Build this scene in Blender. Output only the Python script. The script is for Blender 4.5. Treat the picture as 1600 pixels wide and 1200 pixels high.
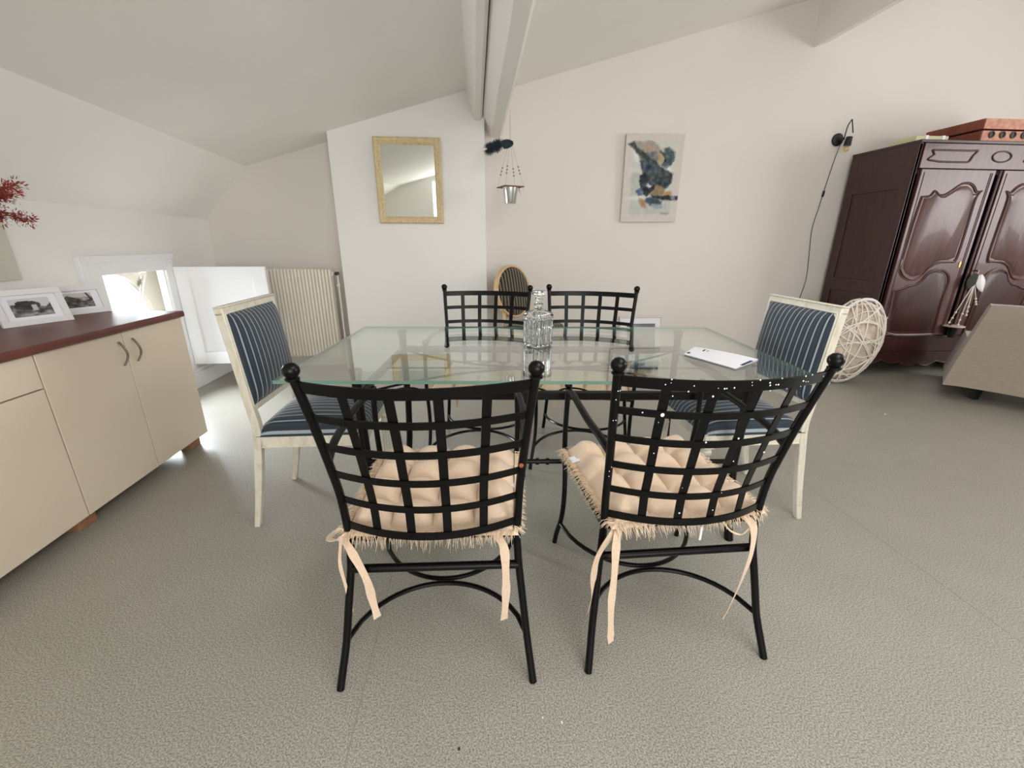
import bpy, bmesh, math, random
from mathutils import Vector, Matrix, noise
PI = math.pi
random.seed(7)
SC = bpy.context.scene
COL = SC.collection
for o in list(bpy.data.objects): bpy.data.objects.remove(o)

# ------------------------------------------------------------------ camera
cam = bpy.data.cameras.new('camera'); camo = bpy.data.objects.new('camera', cam); COL.objects.link(camo)
FPX, PITCH, YAW, ROLL, EYE = 668.704, math.radians(18.319), math.radians(4.818), math.radians(0.2137), 1.18
cam.sensor_fit = 'HORIZONTAL'; cam.sensor_width = 36.0; cam.lens = FPX/1600*36; cam.clip_start = .02
f = Vector((math.sin(YAW)*math.cos(PITCH), math.cos(YAW)*math.cos(PITCH), -math.sin(PITCH)))
rt = Vector((math.cos(YAW), -math.sin(YAW), 0)); up = rt.cross(f)
r2 = rt*math.cos(ROLL)+up*math.sin(ROLL); u2 = -rt*math.sin(ROLL)+up*math.cos(ROLL)
camo.matrix_world = Matrix(((r2.x, u2.x, -f.x, 0), (r2.y, u2.y, -f.y, 0), (r2.z, u2.z, -f.z, EYE), (0, 0, 0, 1)))
SC.camera = camo

# ------------------------------------------------------------------ world, light, exposure
W = bpy.data.worlds.new('sky'); SC.world = W; W.use_nodes = True
bg = W.node_tree.nodes['Background']; bg.inputs[0].default_value = (.86, .93, 1, 1); bg.inputs[1].default_value = 2.4
def area(name, loc, aim, sx, sy, power, col):
    l = bpy.data.lights.new(name, 'AREA'); l.shape = 'RECTANGLE'; l.size = sx; l.size_y = sy; l.energy = power; l.color = col
    o = bpy.data.objects.new(name, l); COL.objects.link(o); o.location = loc
    o.rotation_euler = (Vector(aim)-Vector(loc)).to_track_quat('-Z', 'Y').to_euler(); return o
area('window_light_right', (6.42, 1.2, 1.7), (-.5, 1.2, 1.7), 2.2, 1.5, 86, (1, .96, .93))
area('window_light_behind', (.6, -2.40, 1.3), (-.6, 2.5, 2.4), 2.8, 1.3, 76, (1, .97, .94))
area('fill_light_near', (.9, .35, 2.50), (.1, 1.3, 0), 1.5, .8, 32, (.97, .985, 1))  # added fill lamp to brighten floor and table; the ceiling has no opening here
area('fill_light_far', (4.4, .9, 3.45), (3.6, 1.6, 0), 1.6, 1.6, 8, (1, .98, .96))  # second added fill, out of view below the closed roof slope
area('window_light_hatch', (-3.0, 3.64, .65), (-1.2, 3.0, .1), 0.9, .9, 125, (.86, .94, 1)).data.spread = 2.0
VS = SC.view_settings; VS.view_transform = 'Standard'; VS.look = 'None'; VS.gamma = 1; VS.use_curve_mapping = False
VS.exposure = -0.15

# ------------------------------------------------------------------ helpers
def lin(c):
    return tuple(((v/255)/12.92 if v/255 <= .04045 else ((v/255+.055)/1.055)**2.4) for v in c)
MATS = {}
def mat(name, c, rough=.6, metal=0, c2=None, nscale=30, bump=0, bscale=60, spec=.5, wear=.5, coord='Object', stretch=None, coat=0, sheen=0):
    if name in MATS: return MATS[name]
    m = bpy.data.materials.new(name); m.use_nodes = True; nt = m.node_tree; N = nt.nodes; L = nt.links; b = N['Principled BSDF']
    col = lin(c)+(1,)
    b.inputs['Base Color'].default_value = col; b.inputs['Roughness'].default_value = rough; b.inputs['Metallic'].default_value = metal
    b.inputs['Specular IOR Level'].default_value = spec; b.inputs['Coat Weight'].default_value = coat; b.inputs['Sheen Weight'].default_value = sheen
    tc = N.new('ShaderNodeTexCoord'); src = tc.outputs[coord]
    if stretch:
        mp = N.new('ShaderNodeMapping'); mp.inputs['Scale'].default_value = stretch; L.new(src, mp.inputs[0]); src = mp.outputs[0]
    if c2:
        n = N.new('ShaderNodeTexNoise'); n.inputs['Scale'].default_value = nscale; n.inputs['Detail'].default_value = 4; L.new(src, n.inputs[0])
        r = N.new('ShaderNodeValToRGB'); r.color_ramp.elements[0].position = wear-.18; r.color_ramp.elements[1].position = wear+.18
        r.color_ramp.elements[0].color = col; r.color_ramp.elements[1].color = lin(c2)+(1,)
        L.new(n.outputs[0], r.inputs[0]); L.new(r.outputs[0], b.inputs['Base Color'])
    if bump:
        n = N.new('ShaderNodeTexNoise'); n.inputs['Scale'].default_value = bscale; n.inputs['Detail'].default_value = 3; L.new(src, n.inputs[0])
        bp = N.new('ShaderNodeBump'); bp.inputs['Strength'].default_value = bump; bp.inputs['Distance'].default_value = .002
        L.new(n.outputs[0], bp.inputs['Height']); L.new(bp.outputs[0], b.inputs['Normal'])
    MATS[name] = m; return m

class MB:
    def __init__(s): s.v = []; s.f = []
    def box(s, c, d, R=None):
        n = len(s.v); c = Vector(c)
        for x in (-.5, .5):
            for y in (-.5, .5):
                for z in (-.5, .5):
                    p = Vector((x*d[0], y*d[1], z*d[2]))
                    if R: p = R @ p
                    s.v.append(c+p)
        s.f += [tuple(n+i for i in q) for q in ((0, 1, 3, 2), (4, 6, 7, 5), (0, 4, 5, 1), (2, 3, 7, 6), (0, 2, 6, 4), (1, 5, 7, 3))]; return s
    def bb(s, x0, x1, y0, y1, z0, z1): return s.box(((x0+x1)/2, (y0+y1)/2, (z0+z1)/2), (x1-x0, y1-y0, z1-z0))
    def rings(s, rings, closed=False, caps=True):
        n0 = len(s.v); k = len(rings[0])
        for r in rings: s.v += [Vector(p) for p in r]
        m = len(rings)
        for i in range(m if closed else m-1):
            a = n0+i*k; b = n0+((i+1) % m)*k
            for j in range(k): s.f.append((a+j, a+(j+1) % k, b+(j+1) % k, b+j))
        if caps and not closed:
            s.f.append(tuple(n0+j for j in range(k))[::-1]); s.f.append(tuple(n0+(m-1)*k+j for j in range(k)))
        return s
    def tube(s, pts, r, seg=10, closed=False, caps=True):
        pts = [Vector(p) for p in pts]; m = len(pts); R = []
        T = []
        for i in range(m):
            a = pts[(i-1) % m] if (closed or i > 0) else pts[0]; b = pts[(i+1) % m] if (closed or i < m-1) else pts[-1]
            t = (b-a); T.append(t.normalized() if t.length > 1e-9 else Vector((0, 0, 1)))
        u = T[0].cross(Vector((0, 0, 1)));
        if u.length < .1: u = T[0].cross(Vector((1, 0, 0)))
        u.normalize()
        for i in range(m):
            u = (u-T[i]*u.dot(T[i])).normalized(); w = T[i].cross(u); rr = r[i] if isinstance(r, (list, tuple)) else r
            R.append([pts[i]+(u*math.cos(2*PI*j/seg)+w*math.sin(2*PI*j/seg))*rr for j in range(seg)])
        return s.rings(R, closed, caps)
    def strap(s, pts, wax, w, t):
        pts = [Vector(p) for p in pts]; m = len(pts); R = []
        for i in range(m):
            T = (pts[min(i+1, m-1)]-pts[max(i-1, 0)]).normalized(); a = wax[i] if isinstance(wax, list) else Vector(wax)
            a = (a-T*a.dot(T)).normalized(); n = T.cross(a)
            ww = w[i] if isinstance(w, list) else w
            R.append([pts[i]+a*ww/2+n*t/2, pts[i]-a*ww/2+n*t/2, pts[i]-a*ww/2-n*t/2, pts[i]+a*ww/2-n*t/2])
        return s.rings(R)
    def lathe(s, prof, c=(0, 0, 0), seg=16, R=None, sx=1, sy=1):
        c = Vector(c); rr = []
        for (r, z) in prof:
            ring = []
            for j in range(seg):
                p = Vector((math.cos(2*PI*j/seg)*r*sx, math.sin(2*PI*j/seg)*r*sy, z))
                ring.append(c+(R @ p if R else p))
            rr.append(ring)
        return s.rings(rr)
    def ball(s, c, r, seg=12, n=7, sx=1, sy=1, sz=1, R=None):
        return s.lathe([(max(r*math.sin(PI*i/n), .0002), -r*math.cos(PI*i/n)*sz) for i in range(n+1)], c, seg, R, sx, sy)
    def prism(s, poly, off):
        n = len(s.v); k = len(poly); off = Vector(off)
        s.v += [Vector(p) for p in poly]+[Vector(p)+off for p in poly]
        s.f.append(tuple(range(n, n+k))); s.f.append(tuple(range(n+2*k-1, n+k-1, -1)))
        for j in range(k): s.f.append((n+j, n+(j+1) % k, n+k+(j+1) % k, n+k+j))
        return s
    def grid(s, nx, ny, fn):
        n = len(s.v)
        for i in range(nx+1):
            for j in range(ny+1): s.v.append(Vector(fn(i/nx, j/ny)))
        for i in range(nx):
            for j in range(ny):
                a = n+i*(ny+1)+j; s.f.append((a, a+ny+1, a+ny+2, a+1))
        return s
    def build(s, name, m, parent=None, sharp=38, bevel=0, label=None, kind=None, segs=2, flat=False):
        me = bpy.data.meshes.new(name); me.from_pydata([tuple(v) for v in s.v], [], s.f)
        bm = bmesh.new(); bm.from_mesh(me); bmesh.ops.recalc_face_normals(bm, faces=bm.faces); bm.to_mesh(me); bm.free()
        if not flat:
            me.polygons.foreach_set('use_smooth', [True]*len(me.polygons)); me.set_sharp_from_angle(angle=math.radians(sharp))
        me.materials.append(m); o = bpy.data.objects.new(name, me); COL.objects.link(o)
        if parent: o.parent = parent
        if bevel:
            b = o.modifiers.new('bevel', 'BEVEL'); b.width = bevel; b.segments = segs; b.limit_method = 'ANGLE'; b.angle_limit = math.radians(50); b.harden_normals = False
        if label: o['label'] = label
        if kind: o['kind'] = kind
        return o
def tag(o, label, cat, group=None):
    o['label'] = label; o['category'] = cat
    if group: o['group'] = group
    return o
def empty(name, loc, rz=0, label=None, cat=None, group=None):
    o = bpy.data.objects.new(name, None); COL.objects.link(o); o.location = loc; o.rotation_euler = (0, 0, rz); o.empty_display_size = .1
    if label: tag(o, label, cat, group)
    return o
def struct(mb, name, m, bevel=0, parent=None, **k):
    o = mb.build(name, m, parent, bevel=bevel, **k)
    if not parent: o['kind'] = 'structure'
    return o
def kids(o): return [c for c in bpy.data.objects if c.parent == o]
def dup(o, parent=None):
    c = o.copy(); COL.objects.link(c); c.parent = parent
    if parent: c.matrix_parent_inverse = o.matrix_parent_inverse.copy()
    for k in kids(o): dup(k, c)
    return c
def smooth_path(pts, n=6):
    pts = [Vector(p) for p in pts]; out = []
    P = [pts[0]*2-pts[1]]+pts+[pts[-1]*2-pts[-2]]
    for i in range(1, len(P)-2):
        for k in range(n):
            t = k/n; a, b, c, d = P[i-1:i+3]
            out.append(.5*((2*b)+(c-a)*t+(2*a-5*b+4*c-d)*t*t+(3*b-a-3*c+d)*t**3))
    out.append(pts[-1]); return out
def inpoly(x, y, P):
    c = False; j = len(P)-1
    for i in range(len(P)):
        if (P[i][1] > y) != (P[j][1] > y) and x < (P[j][0]-P[i][0])*(y-P[i][1])/(P[j][1]-P[i][1])+P[i][0]: c = not c
        j = i
    return c
def print_mat(name, rough=.7):
    if name in MATS: return MATS[name]
    m = bpy.data.materials.new(name); m.use_nodes = True; N = m.node_tree.nodes; b = N['Principled BSDF']; b.inputs['Roughness'].default_value = rough
    a = N.new('ShaderNodeAttribute'); a.attribute_name = 'ink'; m.node_tree.links.new(a.outputs['Color'], b.inputs['Base Color']); MATS[name] = m; return m
def printed(name, origin, du, dv, nx, ny, fn, m, parent=None):
    """flat print: a fine grid of coloured cells; fn(u,v)->sRGB 0..255"""
    o = Vector(origin); du = Vector(du); dv = Vector(dv)
    mb = MB().grid(nx, ny, lambda a, b: o+du*a+dv*b)
    me = bpy.data.meshes.new(name); me.from_pydata([tuple(v) for v in mb.v], [], mb.f)
    ca = me.color_attributes.new('ink', 'FLOAT_COLOR', 'POINT'); vals = []
    for i in range(nx+1):
        for j in range(ny+1): vals += list(lin(fn(i/nx, j/ny)))+[1]
    ca.data.foreach_set('color', vals); me.materials.append(m)
    ob = bpy.data.objects.new(name, me); COL.objects.link(ob)
    if parent: ob.parent = parent
    return ob

# ------------------------------------------------------------------ materials
M_WALL = mat('wall_paint', (230, 224, 217), .75, bump=.25, bscale=35, c2=(228, 222, 215), nscale=2)
M_WALL_LIT = mat('lit_wall_paint', (241, 239, 235), .75, bump=.25, bscale=35, c2=(239, 237, 233), nscale=2)  # wall paint lightened: stronger light on chimney and left walls put into the colour
M_CEIL = mat('ceiling_paint', (249, 246, 241), .8, bump=.25, bscale=40, c2=(246, 243, 238), nscale=2)
M_TRIM = mat('white_gloss_paint', (240, 240, 241), .4)
M_BEAM = mat('beam_paint', (238, 233, 227), .5, bump=.5, bscale=14, stretch=(1, .12, 1))
M_BLACK = mat('black_metal', (7, 7, 7), .30, bump=.12, bscale=120, spec=.22)
M_CREAM = mat('cream_laminate', (226, 212, 192), .42, bump=.08, bscale=200, c2=(222, 207, 186), nscale=3)
M_REDW = mat('red_brown_worktop', (112, 60, 50), .4, c2=(96, 50, 42), nscale=12, stretch=(8, 1, 1))
M_TERRA = mat('terracotta_block', (165, 118, 88), .8, c2=(150, 102, 74), nscale=40)
M_STEEL = mat('brushed_nickel', (150, 145, 138), .3, 1)
M_IVORY = mat('ivory_painted_wood', (218, 212, 195), .45, c2=(192, 182, 158), nscale=18, wear=.66, bump=.25, bscale=50, stretch=(3, 3, 1))
M_RAD = mat('radiator_enamel', (246, 238, 225), .35)
M_WOOD = mat('armoire_dark_wood', (66, 34, 30), .38, c2=(50, 25, 22), nscale=7, stretch=(6, 6, .8), bump=.12, bscale=40, coat=.08)
M_WOODG = mat('armoire_polished_wood', (94, 60, 56), .36, c2=(70, 41, 39), nscale=6, stretch=(7, 7, .7), bump=.12, bscale=40, coat=.14)
M_LINEN = mat('beige_linen', (228, 204, 178), .9, c2=(216, 189, 160), nscale=160, bump=.5, bscale=300, sheen=.3, stretch=(1, 4, 1))
M_FRINGE = mat('linen_fringe', (240, 220, 194), .9, c2=(226, 200, 168), nscale=60)
M_SLIP = mat('taupe_slipcover', (160, 147, 133), .95, c2=(150, 137, 123), nscale=120, bump=1.0, bscale=22, sheen=.3, stretch=(1, 1, 2.5))
M_GOLD = mat('pale_gilt_frame', (216, 196, 152), .45, c2=(192, 168, 122), nscale=45, wear=.6, bump=.6, bscale=70)
M_CANVAS = mat('canvas', (210, 198, 188), .9, bump=.3, bscale=300)
M_ROPE = mat('white_cord', (238, 230, 218), .85, bump=.4, bscale=200)
M_WHITE = mat('white_lacquer', (228, 228, 228), .35)
M_PAPER = mat('paper', (236, 236, 242), .6)
M_ALU = mat('zinc_pot', (205, 205, 203), .25, 1)
M_BLOND = mat('blond_wood', (220, 190, 146), .45, c2=(204, 168, 122), nscale=12, stretch=(4, 4, 1))
M_BEAD = mat('wooden_bead', (178, 112, 82), .5)
M_STRING = mat('jute_string', (196, 176, 150), .9)
M_DKLEATHER = mat('red_brown_case', (138, 72, 52), .6, c2=(112, 54, 38), nscale=9)
M_CASE = mat('worn_case_front', (206, 152, 128), .6, c2=(176, 120, 98), nscale=30)
M_YEL = mat('pale_yellow_card', (204, 200, 160), .7)
M_PLAST = mat('black_plastic', (20, 20, 22), .4)
M_RUST = mat('rust_spot', (150, 78, 50), .7)
M_FOOTPAD = mat('dark_foot', (12, 12, 12), .5)

def floor_mat():
    m = bpy.data.materials.new('speckled_vinyl'); m.use_nodes = True; nt = m.node_tree; N = nt.nodes; L = nt.links; b = N['Principled BSDF']
    tc = N.new('ShaderNodeTexCoord')
    def noi(s, d):
        n = N.new('ShaderNodeTexNoise'); n.inputs['Scale'].default_value = s; n.inputs['Detail'].default_value = d; L.new(tc.outputs['Object'], n.inputs[0]); return n
    def ramp(n, a, b_, ca, cb):
        r = N.new('ShaderNodeValToRGB'); r.color_ramp.elements[0].position = a; r.color_ramp.elements[1].position = b_
        r.color_ramp.elements[0].color = lin(ca)+(1,); r.color_ramp.elements[1].color = lin(cb)+(1,); L.new(n.outputs[0], r.inputs[0]); return r
    base = ramp(noi(240, 8), .36, .64, (120, 117, 108), (190, 186, 176))
    mot = ramp(noi(5, 3), .35, .7, (248, 248, 246), (255, 254, 253))
    mx = N.new('ShaderNodeMix'); mx.data_type = 'RGBA'; mx.blend_type = 'MULTIPLY'; mx.inputs[0].default_value = 1
    L.new(base.outputs[0], mx.inputs[6]); L.new(mot.outputs[0], mx.inputs[7])
    L.new(mx.outputs[2], b.inputs['Base Color']); b.inputs['Roughness'].default_value = .34; b.inputs['Specular IOR Level'].default_value = .55
    bp = N.new('ShaderNodeBump'); bp.inputs['Strength'].default_value = .05; bp.inputs['Distance'].default_value = .0004
    L.new(noi(160, 2).outputs[0], bp.inputs['Height']); L.new(bp.outputs[0], b.inputs['Normal']); return m
M_FLOOR = floor_mat()

def stripe_mat(name, dark, dark2, light, pitch, duty):
    m = bpy.data.materials.new(name); m.use_nodes = True; nt = m.node_tree; N = nt.nodes; L = nt.links; b = N['Principled BSDF']
    tc = N.new('ShaderNodeTexCoord'); sp = N.new('ShaderNodeSeparateXYZ'); L.new(tc.outputs['Object'], sp.inputs[0])
    def mth(op, a, v):
        x = N.new('ShaderNodeMath'); x.operation = op; L.new(a, x.inputs[0]); x.inputs[1].default_value = v; return x.outputs[0]
    fr = mth('FRACT', mth('ADD', mth('DIVIDE', sp.outputs[0], pitch), 20.5), 0)
    d = mth('ABSOLUTE', mth('SUBTRACT', fr, .5), 0)
    r = N.new('ShaderNodeValToRGB'); L.new(d, r.inputs[0]); e = r.color_ramp.elements
    e[0].position = duty/2; e[0].color = lin(light)+(1,); e[1].position = duty/2+.03; e[1].color = lin(dark)+(1,)
    q = e.new(.34); q.color = lin(dark)+(1,); q = e.new(.38); q.color = lin(dark2)+(1,)
    n = N.new('ShaderNodeTexNoise'); n.inputs['Scale'].default_value = 350; L.new(tc.outputs['Object'], n.inputs[0])
    bp = N.new('ShaderNodeBump'); bp.inputs['Strength'].default_value = .5; bp.inputs['Distance'].default_value = .001; L.new(n.outputs[0], bp.inputs['Height']); L.new(bp.outputs[0], b.inputs['Normal'])
    L.new(r.outputs[0], b.inputs['Base Color']); b.inputs['Roughness'].default_value = .75; b.inputs['Sheen Weight'].default_value = .25; return m
M_NAVY = stripe_mat('navy_striped_velvet', (26, 38, 52), (34, 49, 62), (150, 160, 166), .0295, .15)
M_OCHRE = stripe_mat('brown_striped_fabric', (24, 20, 18), (34, 28, 24), (140, 126, 94), .036, .24)

def glass_mat(name, tint, tr=.0, f0=.05):
    m = bpy.data.materials.new(name); m.use_nodes = True; nt = m.node_tree; N = nt.nodes; L = nt.links; N.clear()
    out = N.new('ShaderNodeOutputMaterial'); mix = N.new('ShaderNodeMixShader'); t = N.new('ShaderNodeBsdfTransparent'); g = N.new('ShaderNodeBsdfGlossy')
    g.inputs['Roughness'].default_value = tr; t.inputs[0].default_value = lin(tint)+(1,); g.inputs[0].default_value = (1, 1, 1, 1)
    lw = N.new('ShaderNodeLayerWeight'); lw.inputs[0].default_value = .5
    p = N.new('ShaderNodeMath'); p.operation = 'POWER'; p.inputs[1].default_value = 3.7; L.new(lw.outputs['Facing'], p.inputs[0])
    mu = N.new('ShaderNodeMath'); mu.operation = 'MULTIPLY_ADD'; mu.inputs[1].default_value = .95; mu.inputs[2].default_value = f0; L.new(p.outputs[0], mu.inputs[0])
    L.new(mu.outputs[0], mix.inputs[0]); L.new(t.outputs[0], mix.inputs[1]); L.new(g.outputs[0], mix.inputs[2]); L.new(mix.outputs[0], out.inputs[0]); return m
M_GLASS = glass_mat('pale_green_glass', (242, 249, 246), 0, .085)
M_GEDGE = mat('green_glass_edge', (112, 146, 132), .15)
M_MIRROR = mat('mirror_silver', (222, 226, 220), .02, 1)
def crystal():
    m = bpy.data.materials.new('cut_crystal'); m.use_nodes = True; b = m.node_tree.nodes['Principled BSDF']
    b.inputs['Base Color'].default_value = (.97, .99, 1, 1); b.inputs['Roughness'].default_value = .02; b.inputs['IOR'].default_value = 1.5; b.inputs['Transmission Weight'].default_value = 1; return m
M_CRYS = crystal()

# ================================================================== STRUCTURE
def ceil_z(x): return 2.458+.2795*(x-.381)
XL, XR, YF, YB = -2.38, 6.5, -2.5, 4.3
CX, CZ = -1.972, ceil_z(-1.972)
struct(MB().bb(XL-.5, XR+.3, YF-.3, YB+.3, -.1, 0), 'floor', M_FLOOR)
fl_ = bpy.data.objects['floor']
for sx_ in (1.672, -.335): MB().bb(sx_-.0015, sx_+.0015, YF, YB, -.001, .0003).build('seam', mat('vinyl_seam', (140, 137, 128), .5), fl_)
# ceiling: main slope, steep slope
struct(MB().prism([(CX, YF-.2, CZ), (XR+.2, YF-.2, ceil_z(XR+.2)), (XR+.2, YF-.2, ceil_z(XR+.2)+.12), (CX, YF-.2, CZ+.12)], (0, YB-YF+.4, 0)), 'ceiling', M_CEIL)
def crease(y): x = CX+(YB-y)*.053; return x, ceil_z(x)
def steep(y0, y1):
    R = []
    for i in range(41):
        y = y0+(y1-y0)*i/40; xc, zc = crease(y); zk = 1.363+(YB-y)*.012
        R.append([(XL, y, zk), (xc, y, zc), (xc-.05, y, zc+.3), (XL-.25, y, zk+.05)])
    return MB().rings(R)
struct(steep(YF-.2, YB+.1), 'ceiling_slope', M_CEIL)
# back wall
struct(MB().prism([(XL-.5, YB, 0), (XR+.3, YB, 0), (XR+.3, YB, 4.4), (XL-.5, YB, 2.3)], (0, .2, 0)), 'wall_back', M_WALL)
struct(MB().bb(-1.171, .103, 4.03, 4.32, 0, 2.6), 'wall_chimney', M_WALL_LIT)
# front wall (behind the camera) with a wide window opening
w = MB(); w.bb(XL-.3, -.9, YF-.15, YF, 0, 4.4).bb(2.1, XR+.3, YF-.15, YF, 0, 4.4).bb(-.9, 2.1, YF-.15, YF, 0, .62).bb(-.9, 2.1, YF-.15, YF, 2.0, 4.4)
struct(w, 'wall_front', M_WALL_LIT)
w = MB(); w.bb(XR, XR+.15, YF, .1, 0, 4.5).bb(XR, XR+.15, 2.3, YB, 0, 4.5).bb(XR, XR+.15, .1, 2.3, 0, .95).bb(XR, XR+.15, .1, 2.3, 2.45, 4.5)
struct(w, 'wall_right', M_WALL_LIT)
# knee wall on the left with the hatch opening
HY0, HY1, HZ0, HZ1 = 3.005, 3.60, .22, .97
w = MB(); w.bb(XL-.05, XL, YF-.2, HY0, 0, 1.405).bb(XL-.05, XL, HY1, YB, 0, 1.385).bb(XL-.05, XL, HY0, HY1, 0, HZ0).bb(XL-.05, XL, HY0, HY1, HZ1, 1.385)
struct(w, 'wall_left', M_WALL_LIT)
# the eaves recess behind the hatch, with its round opening to the sky
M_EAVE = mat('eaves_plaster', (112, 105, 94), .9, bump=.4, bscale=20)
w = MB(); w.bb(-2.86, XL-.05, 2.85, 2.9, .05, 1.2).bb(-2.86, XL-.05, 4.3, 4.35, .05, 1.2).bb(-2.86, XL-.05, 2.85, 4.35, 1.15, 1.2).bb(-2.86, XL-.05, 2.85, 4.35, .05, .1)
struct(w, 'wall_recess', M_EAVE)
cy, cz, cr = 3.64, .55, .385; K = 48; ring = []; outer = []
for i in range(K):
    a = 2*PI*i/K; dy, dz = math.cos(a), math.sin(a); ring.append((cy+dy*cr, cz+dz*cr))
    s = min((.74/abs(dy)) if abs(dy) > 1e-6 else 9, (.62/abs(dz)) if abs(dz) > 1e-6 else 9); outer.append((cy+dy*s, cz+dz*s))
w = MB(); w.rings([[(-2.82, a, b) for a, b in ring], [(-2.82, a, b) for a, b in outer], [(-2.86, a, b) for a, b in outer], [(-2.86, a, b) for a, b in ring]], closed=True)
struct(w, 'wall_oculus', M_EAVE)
# window stay inside the recess
st = MB(); st.tube([(-2.79, 3.96, .905), (-2.79, 3.84, .68)], [.018, .008], 8); st.box((-2.79, 3.955, .915), (.03, .05, .03))
o = st.build('window_stay', mat('grey_iron', (120, 114, 104), .6)); tag(o, 'grey iron stay bar crossing the small round opening behind the hatch', 'window stay')
# hatch frame and skirting
fr = MB(); y0, y1, z0, z1 = 2.85, 3.70, .12, 1.09
fr.bb(XL, XL+.018, y0, HY0, z0, z1).bb(XL, XL+.018, HY1, y1, z0, z1).bb(XL, XL+.018, HY0, HY1, HZ1, z1).bb(XL, XL+.018, HY0, HY1, z0, HZ0)
fr.bb(XL+.018, XL+.03, y0, y0+.045, z0, z1).bb(XL+.018, XL+.03, y0+.045, y1, z1-.04, z1)
struct(fr, 'trim_1', M_TRIM, bevel=.003)
rv = MB(); rv.bb(XL-.05, XL, HY0-.0, HY0+.01, HZ0, HZ1).bb(XL-.05, XL, HY1-.01, HY1, HZ0, HZ1)
struct(rv, 'trim_2', M_TRIM)
sk = MB(); sk.bb(XL, XL+.036, 2.4, YB, 0, .13).bb(XL, XL+.022, 2.4, YB, .13, .16)
struct(sk, 'baseboard_left', M_TRIM, bevel=.003)
# hatch shutter: swung into the room, seen flat on
sh = empty('hatch_shutter', (XL+.02, 3.69, 0), 0, 'white painted panelled shutter standing open on hinges beside the low hatch', 'shutter')
w = MB(); SX0, SX1, SZ0, SZ1 = .0, .69, .20, .99
w.bb(SX0, SX0+.10, -.018, .012, SZ0, SZ1).bb(SX1-.10, SX1, -.018, .012, SZ0, SZ1).bb(SX0+.1, SX1-.1, -.018, .012, SZ1-.09, SZ1).bb(SX0+.1, SX1-.1, -.018, .012, SZ0, SZ0+.10)
w.build('shutter_frame', M_TRIM, sh, bevel=.002)
MB().bb(SX0+.1, SX1-.1, .004, .010, SZ0+.1, SZ1-.09).build('panel', M_TRIM, sh)
for z in (.90, .32):
    h = MB(); h.tube([(-.004, -.018, z-.035), (-.004, -.018, z+.035)], .006, 8); h.bb(-.002, .03, -.016, -.012, z-.03, z+.03); h.bb(-.03, -.004, -.017, -.013, z-.03, z+.03)
    h.build('hinge', M_WHITE, sh)
# ceiling beams
def wob_beam(x0, x1, y0, y1, zb, zt, amp, seed, tilt=0, lx=None, lz=None):
    R = []
    for i in range(31):
        y = y0+(y1-y0)*i/30; a = amp*noise.noise((seed, y*1.1, 0)); b = amp*noise.noise((seed+5, y*1.3, 0)); c = amp*noise.noise((seed+9, y*.9, 0)); z = zb+(b*.6); h = zt
        R.append([(x0+a, y, z+.008), (x0+a+.010, y, z), (x1+c-.018, y, z+tilt), (x1+c, y, z+.02+tilt), (x1+c, y, h)]+([(x0+a, y, h)] if lx is None else ([(lx, y, h)] if lz is None else [(lx, y, h), (lx, y, lz)])))
    return MB().rings(R)
struct(wob_beam(.018, .084, YF, 4.03, 2.13, 2.46, .002, 3, lx=-.075), 'beam_left', M_BEAM, sharp=14)
struct(wob_beam(.157, .262, YF, 4.3, 2.06, 2.50, .007, 11, lx=.0905, lz=2.16), 'beam_right', M_BEAM, sharp=14)
struct(wob_beam(3.02, 3.19, YF, 4.3, 2.825, 3.30, .006, 21, tilt=.05), 'beam_far_right', M_BEAM, sharp=14)

# ================================================================== METAL CHAIRS
def post_y(z):   # rear post, side profile
    P = [(0, -.285), (.12, -.240), (.33, -.195), (.42, -.188), (.55, -.196), (.75, -.242), (.93, -.294)]
    for a, b in zip(P, P[1:]):
        if z <= b[0]: t = (z-a[0])/(b[0]-a[0]); return a[1]+(b[1]-a[1])*t
    return P[-1][1]
def post_x(z):
    P = [(0, .268), (.12, .252), (.33, .230), (.42, .224), (.60, .230), (.75, .242), (.93, .258)]
    for a, b in zip(P, P[1:]):
        if z <= b[0]: t = (z-a[0])/(b[0]-a[0]); return a[1]+(b[1]-a[1])*t
    return P[-1][1]
def finial(c, r):
    r = r*.80
    return MB().lathe([(.003, r*.98), (r*.55, r*.86), (r*.93, r*.42), (r, 0), (r*.93, -r*.35), (r*.72, -r*.62), (r*.66, -r*.78), (r*.84, -r*.9), (r*.84, -r*1.08), (r*.6, -r*1.3)], c, 16)
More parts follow.
